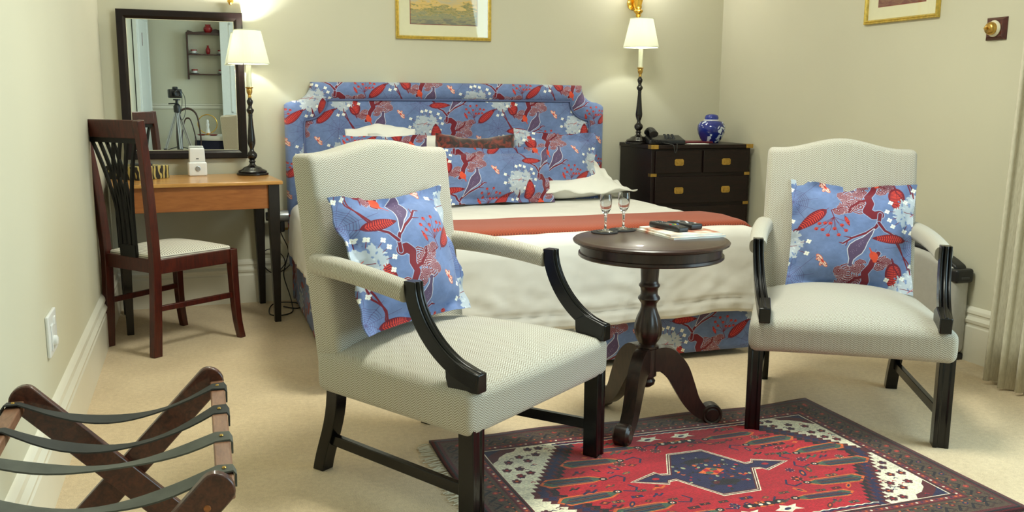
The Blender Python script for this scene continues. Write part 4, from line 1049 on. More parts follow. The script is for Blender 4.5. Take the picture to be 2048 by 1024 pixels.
for z0, z1, k in rows:
    for i in range(k):
        a = -hx+.030+(2*hx-.06)*i/k+(.006 if i else 0); b = -hx+.030+(2*hx-.06)*(i+1)/k-(.006 if i < k-1 else 0)
        dr = MB().box(a, b, -hy-.001, -hy+.02, z0, z1).build('drawer', M['chest'], ch, bevel=.003)
        for x in ([(a+b)/2] if k == 2 else [a+(b-a)*.25, a+(b-a)*.76]): handle(dr, x, (z0+z1)/2-.002)
for s in (-1, 1):
    x = s*hx
    for z, top in ((CH-.011, 1), (.678, 0), (.506, 0), (.326, 0)):
        h = .011 if top else .009; mb = MB()
        if top: mb.box(min(x+s*.0015, x-s*.045), max(x+s*.0015, x-s*.045), -hy-.0015, -hy+.040, z-h, z+h+.001)
        else:
            xx = x-s*.008; mb.box(min(xx+s*.0015, xx-s*.036), max(xx+s*.0015, xx-s*.036), -hy+.0105, -hy+.045, z-h, z+h)
        mb.build('brass_strap', M['brass'], ch, bevel=.0008)

def table_lamp(label, loc, sc, cat='table lamp'):
    l = thing('table_lamp', label, cat, loc, 0, 'candlestick table lamps')
    prof = [(.001, 0), (.077, 0), (.079, .004), (.078, .010), (.070, .014), (.072, .018), (.066, .024), (.050, .030), (.044, .037), (.036, .041), (.022, .046), (.014, .054), (.013, .062), (.018, .066), (.014, .071), (.013, .076), (.022, .086), (.026, .097), (.024, .108), (.014, .118), (.011, .124), (.010, .132), (.013, .140), (.019, .158), (.020, .172), (.018, .190), (.015, .225), (.012, .262), (.010, .290), (.011, .300), (.010, .306), (.014, .312), (.018, .320), (.018, .328), (.011, .336), (.009, .345), (.011, .352), (.015, .362), (.015, .372), (.009, .380), (.008, .386), (.001, .387)]
    MB().lathe(prof, 36).build('stem', M['lampwood'], l, smooth=40)
    MB().lathe([(.001, .385), (.008, .386), (.009, .392), (.007, .398), (.010, .404), (.014, .412), (.015, .424), (.013, .430), (.019, .434), (.019, .439), (.001, .440)], 28).build('brass_cup', M['brass'], l, smooth=40)
    MB().lathe([(.001, .438), (.0125, .438), (.0125, .545), (.001, .546)], 24).build('candle_tube', M['candle'], l, smooth=40)
    n = 140; mb = MB(); rings = []
    for z, r in ((.552, .101), (.554, .1015), (.562, .1), (.60, .091), (.64, .082), (.68, .073), (.712, .066), (.716, .0655)):
        rings.append([((r*(1+.010*(k % 2)*(0 if z in (.552, .716) else 1)))*cos(2*pi*k/n), (r*(1+.010*(k % 2)*(0 if z in (.552, .716) else 1)))*sin(2*pi*k/n), z) for k in range(n)])
    mb.loft(rings, cap=False); s = mb.build('lamp_shade', M['shade'], l, smooth=25); sm = s.modifiers.new('solid', 'SOLIDIFY'); sm.thickness = .0015
    for z, r in ((.553, .1025), (.715, .0665)):
        MB().tube([(r*cos(2*pi*k/48), r*sin(2*pi*k/48), z) for k in range(49)], .0022, 6, cap=False).build('shade_trim', M['candle'], s)
    MB().lathe([(.001, .556), (.010, .560), (.010, .575), (.020, .600), (.024, .620), (.018, .640), (.001, .650)], 20).build('bulb', M['bulb'], l, smooth=60)
    l.scale = (sc, sc, sc); return l
DTZ = .700
table_lamp('lit candlestick lamp with cream pleated shade on the desk beside the mirror', (.274, 4.925, DTZ), 1.02)
point_light('desk_lamp_bulb', (.274, 4.925, DTZ+.665), 10, (.95, 1, .93), .02)
table_lamp('lit candlestick lamp with cream pleated shade on the dark chest', (2.418, 4.85-.03, CH), .985)
bpy.data.objects['table_lamp.001'].location.x = 2.432
point_light('chest_lamp_bulb', (2.432, 4.82, CH+.64), 10, (.95, 1, .93), .02)
# ginger jar
j = thing('ginger_jar', 'blue and white lidded ginger jar on the dark chest', 'jar', (2.925, 4.84, CH))
MB().lathe([(.001, 0), (.045, 0), (.048, .004), (.062, .022), (.078, .055), (.083, .080), (.080, .105), (.066, .124), (.045, .132), (.001, .133)], 48).build('body', M['jar'], j, smooth=60)
MB().lathe([(.043, .128), (.0455, .130), (.0455, .136), (.042, .1375), (.001, .138)], 40).build('rim_band', M['porcelain'], j, smooth=50)
MB().lathe([(.001, .136), (.040, .136), (.041, .150), (.036, .162), (.024, .168), (.001, .170)], 40).build('lid', M['jarplain'], j, smooth=50)
# telephone
ph = thing('telephone', 'black corded desk telephone on the chest beside the lamp', 'telephone', (2.535, 4.712, CH), radians(-14)); ph.scale = (1.0, .80, 1.12)
MB().soft(.01, 0, .022, .105, .085, .022, .012, lambda x, y, z: (x, y, max(0, z*(.55+.5*(y+.085)/.17))), n=(6, 6, 3)).build('phone_base', M['plasticblack'], ph, smooth=50)
hs = MB(); path = bez((-.070, -.085, .052), (-.075, -.04, .082), (-.075, .04, .086), (-.070, .085, .058), 14)
hs.sweep(path, lambda t: [(a*(.020+.006*abs(2*t-1)**3), b*(.010+.009*abs(2*t-1)**4)) for a, b in [(cos(2*pi*k/14), sin(2*pi*k/14)) for k in range(14)]], (1, 0, 0)); hs.build('handset', M['plasticblack'], ph, smooth=60)
for a in range(4):
    for b in range(3): MB().soft(.01+b*.022, -.045+a*.020, .030+.006*a, .007, .006, .004, .002, n=(1, 1, 1)).build('key', M['plasticdark'], ph)
cr = [(-.075, -.08, .045)]
for k in range(90):
    t = k/89; a = k*.9; cx_, cy_, cz_ = -.085+.10*t, -.095-.02*sin(pi*t), .010+.012*(1-t); cr.append((cx_+.0, cy_+.007*cos(a), cz_+.007*sin(a)))
MB().tube(cr, .0016, 5).build('coiled_cord', M['cord'], ph, smooth=60)
MB().tube(catmull([(-.02, -.11, .010), (.02, -.125, .004), (.035, -.142, -.004), (.04, -.150, -.035), (.05, -.148, -.028), (.055, -.135, .003), (.06, -.09, .005)], 8), .003, 6).build('cable', M['cord'], ph, smooth=60)
# folder and notepaper
f = MB().soft(0, 0, .005, .11, .075, .005, .003, n=(4, 4, 1)).build('folder', M['maroon']); f.location = (2.80, 4.86, CH); f.rotation_euler = (0, 0, radians(-6)); tag(f, 'flat maroon leather folder lying between telephone and jar', 'folder')
f = MB().box(-.055, .055, -.035, .035, 0, .003).build('notepad', M['paper'], bevel=.001); f.location = (2.755, 4.70, CH); f.rotation_euler = (0, 0, radians(-8)); tag(f, 'small white notepad at the front edge of the chest', 'notepad')

# ================================================================== desk
DR = radians(5.4)
dk = thing('desk', 'honey pine topped writing desk with black tapered legs under the mirror', 'desk', (-.012, 4.755, 0), DR)
MB().box(-.378, .380, -.262, .262, DTZ-.018, DTZ).build('desk_top', M['pine'], dk, bevel=.004)
MB().box(-.340, .342, -.238, -.220, .566, DTZ-.018).build('apron', M['apron'], dk, bevel=.002)
mb = MB(); mb.box(-.340, .342, .215, .235, .566, DTZ-.018); mb.box(-.345, -.327, -.23, .23, .566, DTZ-.018); mb.box(.330, .348, -.23, .23, .566, DTZ-.018); mb.build('side_apron', M['darkleg'], dk, bevel=.002)
for sx in (-1, 1):
    for sy in (-1, 1):
        x, y = sx*.338, sy*.225; w1, w2 = .026, .015
        MB().loft([[(x+a*w2-sx*.0, y+b*w2, 0) for a, b in ((-1, -1), (1, -1), (1, 1), (-1, 1))], [(x+a*w1, y+b*w1, .56) for a, b in ((-1, -1), (1, -1), (1, 1), (-1, 1))], [(x+a*w1, y+b*w1, DTZ-.018) for a, b in ((-1, -1), (1, -1), (1, 1), (-1, 1))]]).build('leg', M['darkleg'], dk, smooth=20, bevel=.002)
# mirror
mr = thing('wall_mirror', 'dark framed rectangular mirror hanging above the desk', 'mirror', (-.042, 5.048, .78), radians(-.786)); mr.rotation_euler = (radians(.25), 0, radians(.786))
w_, h_ = .300, .742; bw = .044
fr = MB(); rings = []
for ins, dy in ((0, 0), (0, -.022), (.004, -.026), (.030, -.022), (bw, -.010), (bw, 0)):
    rings.append([(-w_+ins, dy, ins), (w_-ins, dy, ins), (w_-ins, dy, h_-ins), (-w_+ins, dy, h_-ins)])
fr.loft(rings, cap=False); fr.build('frame', M['mirrorframe'], mr, smooth=20)
MB().box(-w_+bw-.002, w_-bw+.002, -.008, -.004, bw-.002, h_-bw+.002).build('mirror_glass', M['mirror'], mr, smooth=0)
mb = MB(); q = .0022
for a, b, c, d in ((-w_+bw, w_-bw, bw, bw+q), (-w_+bw, w_-bw, h_-bw-q, h_-bw), (-w_+bw, -w_+bw+q, bw, h_-bw), (w_-bw-q, w_-bw, bw, h_-bw)): mb.box(a, b, -.013, -.008, c, d)
mb.build('silver_slip', M['ivory'], mr)
# zebra box with a dark case on it
zb = MB().soft(0, 0, .032, .097, .108, .032, .004, n=(4, 4, 2)).build('storage_box', M['zebra'], smooth=40); zb.location = (-.273, 4.836, DTZ); zb.rotation_euler = (0, 0, radians(46)); tag(zb, 'zebra-striped flat box on the desk behind the side chair', 'box')
g = MB().soft(0, 0, .006, .05, .028, .006, .004, n=(3, 3, 1)).build('spectacle_case', M['plasticdark']); g.location = (-.255, 4.82, DTZ+.064); g.rotation_euler = (0, 0, radians(6)); tag(g, 'small flat charcoal case on top of the zebra box', 'case')
# white dispenser
wd_ = thing('air_freshener', 'white upright plastic dispenser standing on the desk below the mirror', 'dispenser', (.004, 4.935, DTZ), radians(6)); wd_.scale = (1.08, 1.08, 1.18)
MB().soft(0, 0, .030, .042, .024, .030, .008, n=(4, 2, 3)).build('base', M['plasticwhite'], wd_, smooth=50)
MB().soft(0, 0, .089, .036, .018, .030, .006, lambda x, y, z: (x*(1-.06*(z-.059)/.06), y, z), n=(4, 2, 3)).build('cartridge', M['plasticwhite'], wd_, smooth=50)
MB().lathe([(.001, .0), (.012, .0), (.012, .003), (.009, .004), (.008, .002), (.001, .002)], 24, (0, -.024, .032), 'y').build('dial', M['silver'], wd_)
MB().box(-.006, .006, -.0185, -.0175, .072, .076).build('small_mark', M['plasticdark'], wd_)

# ================================================================== side chair
sc_ = thing('dining_chair', 'red mahogany side chair with black lattice back and striped seat at the desk', 'chair', (.02, 4.4485, 0), radians(129.1))
RW, FW, DEP, SH = .162, .203, .405, .42
for s in (-1, 1):
    # rear post, one piece floor to crest
    path = catmull([(s*RW, DEP+.012, 0), (s*RW, DEP, .20), (s*(RW+.003), DEP-.006, .42), (s*(RW+.010), DEP+.008, .65), (s*(RW+.022), DEP+.030, .85), (s*(RW+.030), DEP+.052, 1.0)], 6)
    mb = MB(); mb.sweep(path, lambda t: [(-.017, -.021+.004*t), (.017, -.021+.004*t), (.017, .021-.004*t), (-.017, .021-.004*t)], (1, 0, 0)); mb.build('rear_post', M['mahog'], sc_, smooth=30, bevel=.003)
    path = catmull([(s*(FW-.012), .012, SH-.002), (s*(FW-.010), .010, .30), (s*(FW-.008), .006, .18), (s*(FW-.006), -.002, .08), (s*(FW-.002), -.016, 0)], 6)
    mb = MB(); mb.loft([[(p.x+a*(.019-.004*(1-p.z/SH)), p.y+b*(.019-.004*(1-p.z/SH)), p.z) for a, b in ((-1, -1), (1, -1), (1, 1), (-1, 1))] for p in path]); mb.build('leg', M['mahog'], sc_, smooth=40, bevel=.003)
    a, b = Vector((s*(FW-.012), .02, .205)), Vector((s*RW, DEP-.01, .205)); t = (b-a).normalized(); sd = Vector((-t.y, t.x, 0))*.008
    MB().loft([[p+sd-Vector((0, 0, .012)), p-sd-Vector((0, 0, .012)), p-sd+Vector((0, 0, .012)), p+sd+Vector((0, 0, .012))] for p in (a, b)]).build('stretcher', M['mahog'], sc_, smooth=30, bevel=.002)
    a, b = Vector((s*(FW-.010), .01, .385)), Vector((s*(RW+.004), DEP-.01, .385)); t = (b-a).normalized(); sd = Vector((-t.y, t.x, 0))*.010
    MB().loft([[p+sd-Vector((0, 0, .030)), p-sd-Vector((0, 0, .030)), p-sd+Vector((0, 0, .033)), p+sd+Vector((0, 0, .033))] for p in (a, b)]).build('seat_rail', M['mahog'], sc_, smooth=30, bevel=.003)
MB().box(-FW+.02, FW-.02, -.002, .020, .357, .418).build('seat_rail', M['mahog'], sc_, bevel=.003)
MB().box(-RW, RW, DEP-.018, DEP+.004, .36, .418).build('seat_rail', M['mahog'], sc_, bevel=.003)
def padfn(x, y, z):
    v = (y-.01)/(DEP-.02); w = (FW-.012)+(RW-FW)*v; u = x/.2
    return (u*w, y, z+(.026*(1-abs(u)**3)*(1-abs(2*v-1)**3) if z > .425 else 0))
MB().soft(0, DEP/2, .420, .2, DEP/2-.012, .012, .010, padfn, n=(12, 12, 1)).build('seat_pad', M['seatpad'], sc_, smooth=60)
def yrk(z):
    return DEP-.006+max(0, z-.42)*.035+max(0, z-.60)*.085
mb = MB(); mb.loft([[(-RW-.018, yrk(z)-.016, z), (RW+.018, yrk(z)-.016, z), (RW+.018, yrk(z)+.012, z), (-RW-.018, yrk(z)+.012, z)] for z in (.925, .965, 1.0)]); mb.build('crest_rail', M['mahog'], sc_, smooth=30, bevel=.004)
sp_ = MB()
def bar(pts, w=.0062):
    P = catmull([(x, yrk(z), z) for x, z in pts], 8); sp_.sweep(P, [(-w, -.006), (w, -.006), (w, .006), (-w, .006)], (1, 0, 0))
for s in (-1, 1):
    for xb, xt, zs in ((.048, .152, .56), (.020, .102, .62), (-.012, .054, .66), (-.040, .008, .70)):
        bar([(s*xb, .43), (s*xb, (.43+zs)/2)]+[(s*(xb+(xt-xb)*t**1.7), zs+(.93-zs)*t) for t in (0, .25, .5, .75, 1)], .0060 if xb > 0 else .0052)
sp_.loft([[(-RW-.004, yrk(z)-.008, z), (RW+.004, yrk(z)-.008, z), (RW+.004, yrk(z)+.008, z), (-RW-.004, yrk(z)+.008, z)] for z in (.905, .928)])
sp_.loft([[(-.052, yrk(z)-.008, z), (.052, yrk(z)-.008, z), (.052, yrk(z)+.008, z), (-.052, yrk(z)+.008, z)] for z in (.415, .47)])
sp_.build('lattice_splat', M['splat'], sc_, smooth=30)

# ================================================================== pictures, sconces, switch
def picture(label, loc, rz, w, h, mw, mh, mz, art, dz):
    p = thing('framed_picture', label, 'picture', loc, rz)
    fr = MB(); rings = []
    for ins, dy in ((0, 0), (0, -.012), (.003, -.017), (.008, -.014), (.011, -.018), (.016, -.014), (.019, -.008), (.019, 0)):
        rings.append([(-w/2+ins, dy, ins), (w/2-ins, dy, ins), (w/2-ins, dy, h-ins), (-w/2+ins, dy, h-ins)])
    fr.loft(rings, cap=False); fr.build('frame', M['giltframe'], p, smooth=25)
    MB().box(-w/2+.018, w/2-.018, -.004, -.001, .018, h-.018).build('mount', M['mat'], p, smooth=0)
    MB().box(-mw/2-.003, mw/2+.003, -.0048, -.004, mz-.003, mz+mh+.003).build('mount_line', M['redline'], p, smooth=0)
    a = MB().box(-mw/2, mw/2, -.0002, .0002, 0, mh).build('artwork', M[art], p, smooth=0); a.location = (0, -.0055, mz)
    g = MB().box(-w/2+.018, w/2-.018, -.0085, -.0075, .018, h-.018).build('glass', M['pane'], p, smooth=0)
    return p
picture('gilt framed landscape watercolour hanging above the headboard', (1.336, YB-.001, 1.418), 0, .545, .46, .380, .30, .083, 'land', 0)
picture('gilt framed picture hanging on the right wall', (XR-.001, 3.527, 1.462), -pi/2, .474, .44, .300, .28, .078, 'land2', 0)
def sconce(label, x, z, right):
    s = thing('wall_sconce', label, 'wall light', (x, YB, z), 0, 'gilt wall sconces by the headboard')
    MB().lathe([(.001, -.075), (.006, -.072), (.012, -.062), (.016, -.054), (.012, -.048), (.022, -.038), (.028, -.030), (.024, -.024), (.014, -.018), (.020, -.008), (.018, .004), (.024, .03), (.030, .07), (.033, .10), (.030, .106), (.001, .108)], 32, (0, -.075, .07), flute=lambda a, h: 1+.06*cos(8*a)).build('gilt_cup', M['gold'], s, smooth=60)
    MB().lathe([(.001, 0), (.035, 0), (.040, .006), (.030, .014), (.001, .016)], 28, (0, 0, .09), 'y').build('wall_plate', M['gold'], s, smooth=40)
    MB().tube(bez((0, -.01, .09), (0, -.03, .05), (0, -.06, .03), (0, -.075, .05), 10), .006, 8).build('arm', M['gold'], s, smooth=60)
    MB().lathe([(.001, .17), (.024, .172), (.030, .20), (.028, .24), (.016, .27), (.001, .28)], 20, (0, -.075, .01)).build('bulb', M['bulb'], s, smooth=60)
sconce('gilt wall sconce above the mirror corner, just its tip in view', .202, 1.560, 0)
sconce('gilt wall sconce above the chest lamp', 2.492, 1.570, 1)
point_light('left_sconce_light', (.202, 4.96, 1.86), 6, (1, .99, .94), .03)
point_light('right_sconce_light', (2.492, 4.96, 1.87), 6, (1, .99, .94), .03)
sw = thing('light_switch', 'brass and ivory dolly switch on a square mahogany block', 'switch', (XR, 2.975, 1.391), -pi/2)
rings = []
for ins, dy in ((0, 0), (0, -.006), (.010, -.016), (.014, -.018)):
    k = .050-ins; rings.append([(-k, dy, -k*.9), (k, dy, -k*.9), (k, dy, k*.9), (-k, dy, k*.9)])
MB().loft(rings).build('mounting_block', M['switchwood'], sw, smooth=20)
MB().lathe([(.001, .016), (.032, .016), (.033, .022), (.028, .030), (.001, .031)], 32, (0, 0, 0), 'y').build('ivory_ring', M['ivory'], sw, smooth=40)
MB().lathe([(.001, .028), (.025, .028), (.026, .040), (.022, .048), (.016, .052), (.006, .053), (.006, .050), (.001, .050)], 32, (0, 0, 0), 'y').build('brass_dome', M['brass'], sw, smooth=40)
MB().lathe([(.001, .048), (.003, .048), (.005, .064), (.004, .070), (.001, .071)], 14, (0, 0, .0), 'y').build('dolly', M['brass'], sw, smooth=40)

# ================================================================== heater and curtain
ht = thing('panel_heater', 'grey metallic portable heater with black ends behind the right armchair', 'heater', (3.050, 2.975, 0))
def hfn(x, y, z): return (x, y, z+.085*max(0, sin(pi*min(1, max(0, (y+.005)/.62))))**.6*(z > .2)*(z/.36))
MB().soft(0, .30, .20, .046, .30, .175, .03, hfn, n=(3, 16, 8)).build('casing', M['heater'], ht, smooth=60)
MB().soft(0, .30, .374, .030, .285, .012, .010, hfn, n=(3, 16, 1)).build('top_grille', M['plasticblack'], ht, smooth=60)
MB().soft(0, .018, .370, .047, .028, .030, .012, n=(3, 3, 2)).build('end_handle', M['plasticblack'], ht, smooth=60)
MB().soft(0, .010, .362, .022, .022, .006, .004, n=(1, 1, 1)).build('grip_slot', M['plasticdark'], ht)
for y in (.035, .56): MB().soft(0, y, .014, .052, .03, .014, .008, n=(2, 2, 1)).build('foot', M['plasticblack'], ht, smooth=50)
cu = MB(); n = 150; vs = []; fs = []
rowsz = [0.012, .2, .6, 1.0, 1.5, 2.0, 2.45]
for z in rowsz:
    t = z/2.45
    for k in range(n+1):
        q = k/n; y = 2.70-q*.62; ph_ = q*2*pi*8.5; amp = .036*(1-.25*t)+.008*sin(q*9)
        x = 2.925+.034*t+amp*cos(ph_+.35*sin(t*2.5)+.2)+.02*q; y2 = y+.012*sin(ph_*2+1)-.03*t*(1-q)
        vs.append((x, y2, z+.006*sin(q*23)*(z < .1)))
for i in range(len(rowsz)-1):
    for k in range(n):
        a = i*(n+1)+k; fs.append((a, a+1, a+n+2, a+n+1))
c = cu.add(vs, fs).build('curtain', M['curtain'], smooth=80); sm = c.modifiers.new('solid', 'SOLIDIFY'); sm.thickness = .004
tag(c, 'long pale stone linen curtain in soft folds at the right wall', 'curtain')

# ================================================================== luggage rack
rk = thing('luggage_rack', 'folding mahogany luggage rack with four dark webbing straps', 'luggage rack', (-.180, 1.80, 0))
RX, RZ, Y0, Y1 = .200, .455, -.32, .30     # rails at +-RX
def board(p0, p1, y, w, label=None):
    # flat board from low point p0 to high point p1 (x,z), rounded upper end
    a, b = Vector(p0), Vector(p1); t = (b-a).normalized(); nn = Vector((-t.y, t.x)); pts = [a-nn*w, a+nn*w] if False else []
    pts = [tuple(a-nn*w)]+[tuple(b-nn*w*cos(q)+t*w*.8*sin(q)) for q in [k*pi/10 for k in range(11)]]+[tuple(a+nn*w)]
    return MB().prism(pts, y-.010, y+.010, 'y').build('leg', M['rackwood'], rk, smooth=30, bevel=.003)
board((-.250, 0.0), (RX-.012, RZ+.012), Y1, .030); board((.250, 0.0), (-RX+.012, RZ+.012), Y1-.022, .030)
board((-.250, 0.0), (RX-.012, RZ+.012), Y0, .030); board((.250, 0.0), (-RX+.012, RZ+.012), Y0+.022, .030)
for s in (-1, 1):
    ww = .015; mb = MB(); mb.loft([[(s*RX-.0+a*ww, y, RZ-.004+b*.012) for a, b in ((-1, -1), (1, -1), (1, 1), (-1, 1))] for y in (Y0+.008, Y1-.008)])
    mb.build('rail', M['railwood'], rk, smooth=30, bevel=.003)
    MB().box(s*.215-.012, s*.215+.012, Y0, Y1, .060, .085).build('foot_bar', M['rackwood'], rk, bevel=.003)
for i, y in enumerate((.235, .075, -.085, -.245)):
    hw = .0175; sag = (.052, .058, .036, .046)[i]; rings = []
    pts = [(-RX-.020, RZ-.040), (-RX-.021, RZ+.004), (-RX-.014, RZ+.013), (-RX+.010, RZ+.012)]
    for k in range(1, 16):
        t = k/16; pts.append((-RX+.012+(2*RX-.024)*t, RZ+.012-sag*4*t*(1-t)))
    pts += [(RX-.010, RZ+.012), (RX+.014, RZ+.012), (RX+.0185, RZ+.004), (RX+.0180, RZ-.018)]
    mb = MB(); top = [Vector((x, 0, z)) for x, z in pts]; rings = []
    for k, p in enumerate(top):
        t = (top[min(k+1, len(top)-1)]-top[max(k-1, 0)]).normalized(); nn = Vector((-t.z, 0, t.x))*.0016; tw = .003*sin(k*.5+i)
        rings.append([p+nn+Vector((0, y-hw, tw)), p+nn+Vector((0, y+hw, -tw)), p-nn+Vector((0, y+hw, -tw)), p-nn+Vector((0, y-hw, tw))])
    st = mb.loft(rings).build('strap', M['rubber'] if i < 2 else M['webgrey'], rk, smooth=50)
    for s in (-1, 1): MB().lathe([(.001, 0), (.004, 0), (.003, .002), (.001, .0025)], 10, (s*RX, y, RZ+.0145)).build('rivet', M['brass'], st)
for y in (Y0-.011,):
    MB().lathe([(.001, 0), (.006, 0), (.005, .002), (.001, .002)], 14, (RX-.03, y+.001, RZ-.018), 'y').build('screw_plug', M['apron'], rk)

# ================================================================== wall sockets, dryer and cables beside the desk
for nm, x, z, l in (('wall_socket', .455, .452, 'brass edged socket plate behind the hair dryer'), ('wall_socket', .405, .610, 'small brass socket plate just right of the desk top')):
    s = thing(nm, l, 'socket', (x-.03, YB, z))
    MB().box(-.030, .040, -.006, 0, -.065, .045).build('brass_plate', M['brass'], s, bevel=.002); MB().box(-.022, .030, -.010, -.005, -.052, .034).build('insert', M['ivory'], s, bevel=.002)
hd = thing('hair_dryer', 'silver hair dryer barrel with black nozzle hanging beside the desk leg', 'hair dryer', (.40, 4.97, .475), radians(0))
MB().lathe([(.001, -.05), (.030, -.05), (.032, -.03), (.029, .02), (.026, .045), (.001, .046)], 28, (0, 0, 0), '-x').build('barrel', M['silver'], hd, smooth=50)
MB().lathe([(.001, .044), (.027, .044), (.022, .066), (.001, .067)], 24, (0, 0, 0), '-x').build('nozzle', M['plasticblack'], hd, smooth=50)
MB().soft(.018, .0, -.05, .012, .014, .035, .008, n=(2, 2, 2)).build('handle', M['plasticblack'], hd, smooth=50)
def cable(pts, r, label, mat='cord'):
    o = MB().tube(catmull(pts, 8), r, 6).build('power_cable', M[mat], smooth=60); tag(o, label, 'cable', 'cables beside the desk')
cable([(.352, 5.025, .69), (.385, 5.03, .66), (.40, 5.035, .60), (.372, 5.04, .53), (.370, 5.045, .47)], .0028, 'thin black lamp cable dropping from the desk top to the socket')
cable([(.40, 5.03, .42), (.42, 5.03, .36), (.45, 5.03, .28), (.43, 5.02, .20), (.42, 5.01, .14), (.445, 4.97, .04), (.445, 4.86, .012), (.43, 4.72, .006), (.37, 4.66, .006), (.32, 4.70, .006), (.33, 4.86, .006), (.37, 4.9, .02), (.46, 4.88, .02), (.49, 4.84, .006), (.46, 4.80, .006), (.40, 4.86, .006)], .0032, 'black cable looping down to a coil on the carpet')
cable([(.505, 5.03, .40), (.50, 5.03, .30), (.47, 5.03, .22), (.42, 5.03, .17), (.36, 5.03, .16), (.32, 5.03, .20), (.31, 5.03, .26), (.35, 5.03, .29), (.41, 5.03, .26), (.43, 5.03, .21), (.40, 5.03, .17)], .0028, 'grey brown cable hanging in loops against the skirting', 'cord')

# ================================================================== behind the camera (seen in the mirror)
cm = thing('camera_tripod', 'silver tripod with a black head standing behind the view, seen in the mirror', 'tripod', (0, 0, 0))
T0 = Vector((-.02, -.09, .93))
for q, (fx, fy) in enumerate(((-.32, .12), (.02, .26), (.26, -.28))):
    foot = Vector((fx, fy-.09, 0)); mid = T0.lerp(foot, .45); l = MB()
    for o_ in (-.008, .008): l.tube([T0+Vector((o_, 0, 0)), mid+Vector((o_, 0, 0))], .0075, 8)
    lg = l.tube([mid, foot+Vector((0, 0, .02))], .0085, 8).build('leg', M['silver'], cm)
    MB().tube([mid-Vector((0, 0, .02)), mid+Vector((0, 0, .02))], .017, 10).build('leg_clamp', M['plasticblack'], lg)
    MB().tube([foot, foot+Vector((0, 0, .025))], .011, 8).build('rubber_foot', M['plasticblack'], lg)
    MB().tube([mid, Vector((T0.x, T0.y, .55))], .005, 6).build('brace', M['plasticblack'], lg)
MB().lathe([(.001, .50), (.012, .50), (.012, .93), (.034, .90), (.036, .96), (.020, .985), (.014, .99), (.014, 1.02), (.035, 1.022), (.035, 1.034), (.001, 1.035)], 20, (T0.x, T0.y, 0)).build('centre_column', M['plasticblack'], cm)
MB().tube([(T0.x, T0.y, .99), (T0.x-.08, T0.y-.04, .985)], .006, 8).build('pan_handle', M['plasticblack'], cm)
cb = thing('camera', 'black camera with a lens and dangling strap on the tripod in the mirror', 'camera', (0, 0, 1.09), -YAW)
MB().soft(0, -.105, 0, .066, .030, .045, .012, n=(4, 3, 3)).build('body', M['plasticblack'], cb, smooth=50)
MB().soft(0, -.095, .052, .024, .026, .018, .010, n=(2, 2, 2)).build('viewfinder_hump', M['plasticblack'], cb, smooth=50)
MB().lathe([(.001, .078), (.032, .078), (.034, .05), (.036, .045), (.036, .022), (.030, .020), (.026, .030), (.001, .034)], 32, (0, 0, 0), 'y').build('lens', M['plasticblack'], cb, smooth=40)
MB().sweep(catmull([(.066, -.10, .03), (.10, -.10, -.05), (.095, -.10, -.20), (.06, -.10, -.27), (.04, -.10, -.24), (.065, -.10, -.12), (.07, -.10, -.02)], 6), [(-.0008, -.008), (.0008, -.008), (.0008, .008), (-.0008, .008)], (1, 0, 0)).build('strap', M['plasticblack'], cb)
# wall shelf
ws = thing('wall_shelf', 'dark wood three-tier wall shelf with scrolled top seen in the mirror', 'shelf', (.47, YR, 0))
MB().box(-.325, .325, 0, .13, 1.300, 1.316).build('shelf', M['bent'], ws); MB().box(-.325, .325, 0, .13, 1.530, 1.544).build('shelf', M['bent'], ws); MB().box(-.335, .335, 0, .14, 1.765, 1.79).build('shelf', M['bent'], ws)
for s in (-1, 1): MB().box(s*.325-.01, s*.325+.01, 0, .13, 1.25, 1.79).build('side_panel', M['bent'], ws, bevel=.003)
MB().prism([(-.33, 1.79), (-.31, 1.82), (-.25, 1.80), (-.12, 1.81), (0, 1.84), (.12, 1.81), (.25, 1.80), (.31, 1.82), (.33, 1.79)], .0, .014).build('scrolled_crest', M['bent'], ws)
def cup(x, z, label):
    c = thing('teacup', label, 'cup', (x, YR+.07, z), 0, 'cups on the wall shelf')
    MB().lathe([(.001, 0), (.04, .003), (.055, .010), (.053, .012), (.02, .007), (.001, .007)], 24).build('saucer', M['porcelain'], c)
    MB().lathe([(.001, .008), (.018, .008), (.030, .03), (.036, .05), (.034, .05), (.026, .03), (.001, .014)], 24).build('cup_bowl', M['porcelain'], c)
    MB().lathe([(.0345, .036), (.0365, .05), (.034, .0505)], 24).build('red_band', M['redchina'], c)
cup(.215, 1.544, 'white and red cup at the left of the upper shelf in the mirror'); cup(.215, 1.316, 'white and red cup at the left of the lower shelf in the mirror')
cup(.52, 1.544, 'white and red cup at the right of the upper shelf in the mirror'); cup(.52, 1.316, 'white and red cup at the right of the lower shelf in the mirror')
b = MB().lathe([(.001, 0), (.016, 0), (.026, .03), (.026, .055), (.014, .075), (.010, .09), (.016, .10), (.001, .104)], 24).build('bottle_vase', M['redchina']); b.location = (.375, YR+.07, 1.544); tag(b, 'small red decorated bottle in the middle of the upper shelf', 'vase')
b = MB().lathe([(.001, 0), (.03, 0), (.05, .03), (.05, .055), (.03, .08), (.034, .095), (.001, .096)], 24).build('lidded_pot', M['redchina']); b.location = (.385, YR+.075, 1.79); tag(b, 'squat red and white pot standing on top of the wall shelf', 'pot')
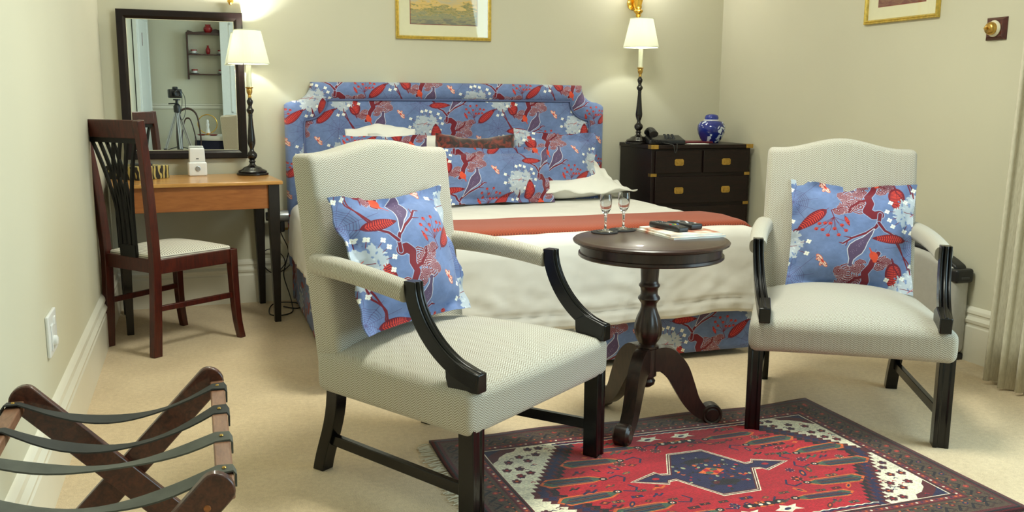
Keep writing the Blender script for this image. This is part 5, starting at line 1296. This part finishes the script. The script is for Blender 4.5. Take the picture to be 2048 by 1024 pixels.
# bentwood chair
bc = thing('bentwood_chair', 'brown bentwood chair standing behind the tripod in the mirror', 'chair', (.105, -.62, 0), radians(176)); bc.scale = (.72, .8, 1)
MB().lathe([(.001, .44), (.19, .44), (.20, .45), (.19, .465), (.001, .468)], 36).build('seat', M['bent'], bc)
MB().tube(catmull([(-.17, .12, .45), (-.17, .17, .65), (-.13, .22, .86), (0, .235, .925), (.13, .22, .86), (.17, .17, .65), (.17, .12, .45)], 8), .012, 10).build('back_hoop', M['bent'], bc)
MB().tube(catmull([(-.10, .15, .45), (-.10, .18, .60), (-.05, .21, .78), (.0, .215, .82), (.05, .21, .78), (.10, .18, .60), (.10, .15, .45)], 8), .009, 8).build('inner_hoop', M['bent'], bc)
for sx, sy in ((-1, -1), (1, -1), (-1, 1), (1, 1)): MB().tube([(sx*.13, sy*.12, .44), (sx*.17, sy*.17, 0)], [.016, .011], 10).build('leg', M['bent'], bc)
# tea table
tt = thing('tea_table', 'round table with white top cloth over a navy skirt seen in the mirror', 'table', (.44, -1.02, 0))
MB().lathe([(.001, .0), (.305, .0), (.29, .3), (.275, .56), (.27, .60), (.001, .60)], 64, flute=lambda a, h: 1+.02*cos(14*a)*(1-h/.6)).build('table_skirt', M['navycloth'], tt, smooth=60)
MB().lathe([(.27, .60), (.283, .57), (.287, .575), (.284, .612), (.276, .620), (.001, .621)], 64).build('cloth', M['whitefab'], tt, smooth=60)
def rd(name, label, cat, x, y, z, prof, mat, grp=None):
    o = MB().lathe(prof, 24).build(name, M[mat], smooth=50); o.location = (x, y, z); return tag(o, label, cat, grp)
rd('saucer', 'small red dish at the left of the tea table in the mirror', 'dish', .235, -.95, .621, [(.001, 0), (.03, 0), (.05, .014), (.048, .016), (.001, .006)], 'redchina')
rd('saucer', 'small red dish at the right of the tea table in the mirror', 'dish', .36, -.86, .621, [(.001, 0), (.03, 0), (.05, .014), (.048, .016), (.001, .006)], 'redchina')
cs = thing('cake_stand', 'gilt hoop stand with a white figure inside on the tea table', 'ornament', (.31, -1.05, .621))
MB().tube([(.105*cos(2*pi*k/40), 0, .125+.105*sin(2*pi*k/40)) for k in range(41)], .005, 8, cap=False).build('hoop', M['gold'], cs)
MB().lathe([(.001, 0), (.05, 0), (.05, .006), (.008, .014), (.008, .022), (.001, .022)], 24).build('base', M['gold'], cs)
MB().lathe([(.001, .022), (.03, .022), (.022, .05), (.014, .09), (.02, .12), (.012, .14), (.016, .155), (.010, .172), (.001, .176)], 20).build('white_figure', M['porcelain'], cs, smooth=60)
# beige armchair back in the mirror
ba = thing('wing_chair', 'plain beige upholstered chair by the tea table, seen at the mirror edge', 'armchair', (.745, -.35, 0), radians(180))
MB().soft(0, .26, .55, .29, .06, .31, .04, n=(8, 3, 8)).build('backrest', M['beige_arm'], ba, smooth=60)
MB().soft(0, -.02, .32, .29, .27, .10, .04, n=(8, 8, 3)).build('seat', M['beige_arm'], ba, smooth=60)
for sx, sy in ((-1, -1), (1, -1), (-1, 1), (1, 1)): MB().loft([[(sx*.25+a*w3, .0+sy*.22+b*w3, z) for a, b in ((-1, -1), (1, -1), (1, 1), (-1, 1))] for z, w3 in ((0, .015), (.23, .022))]).build('leg', M['black'], ba)
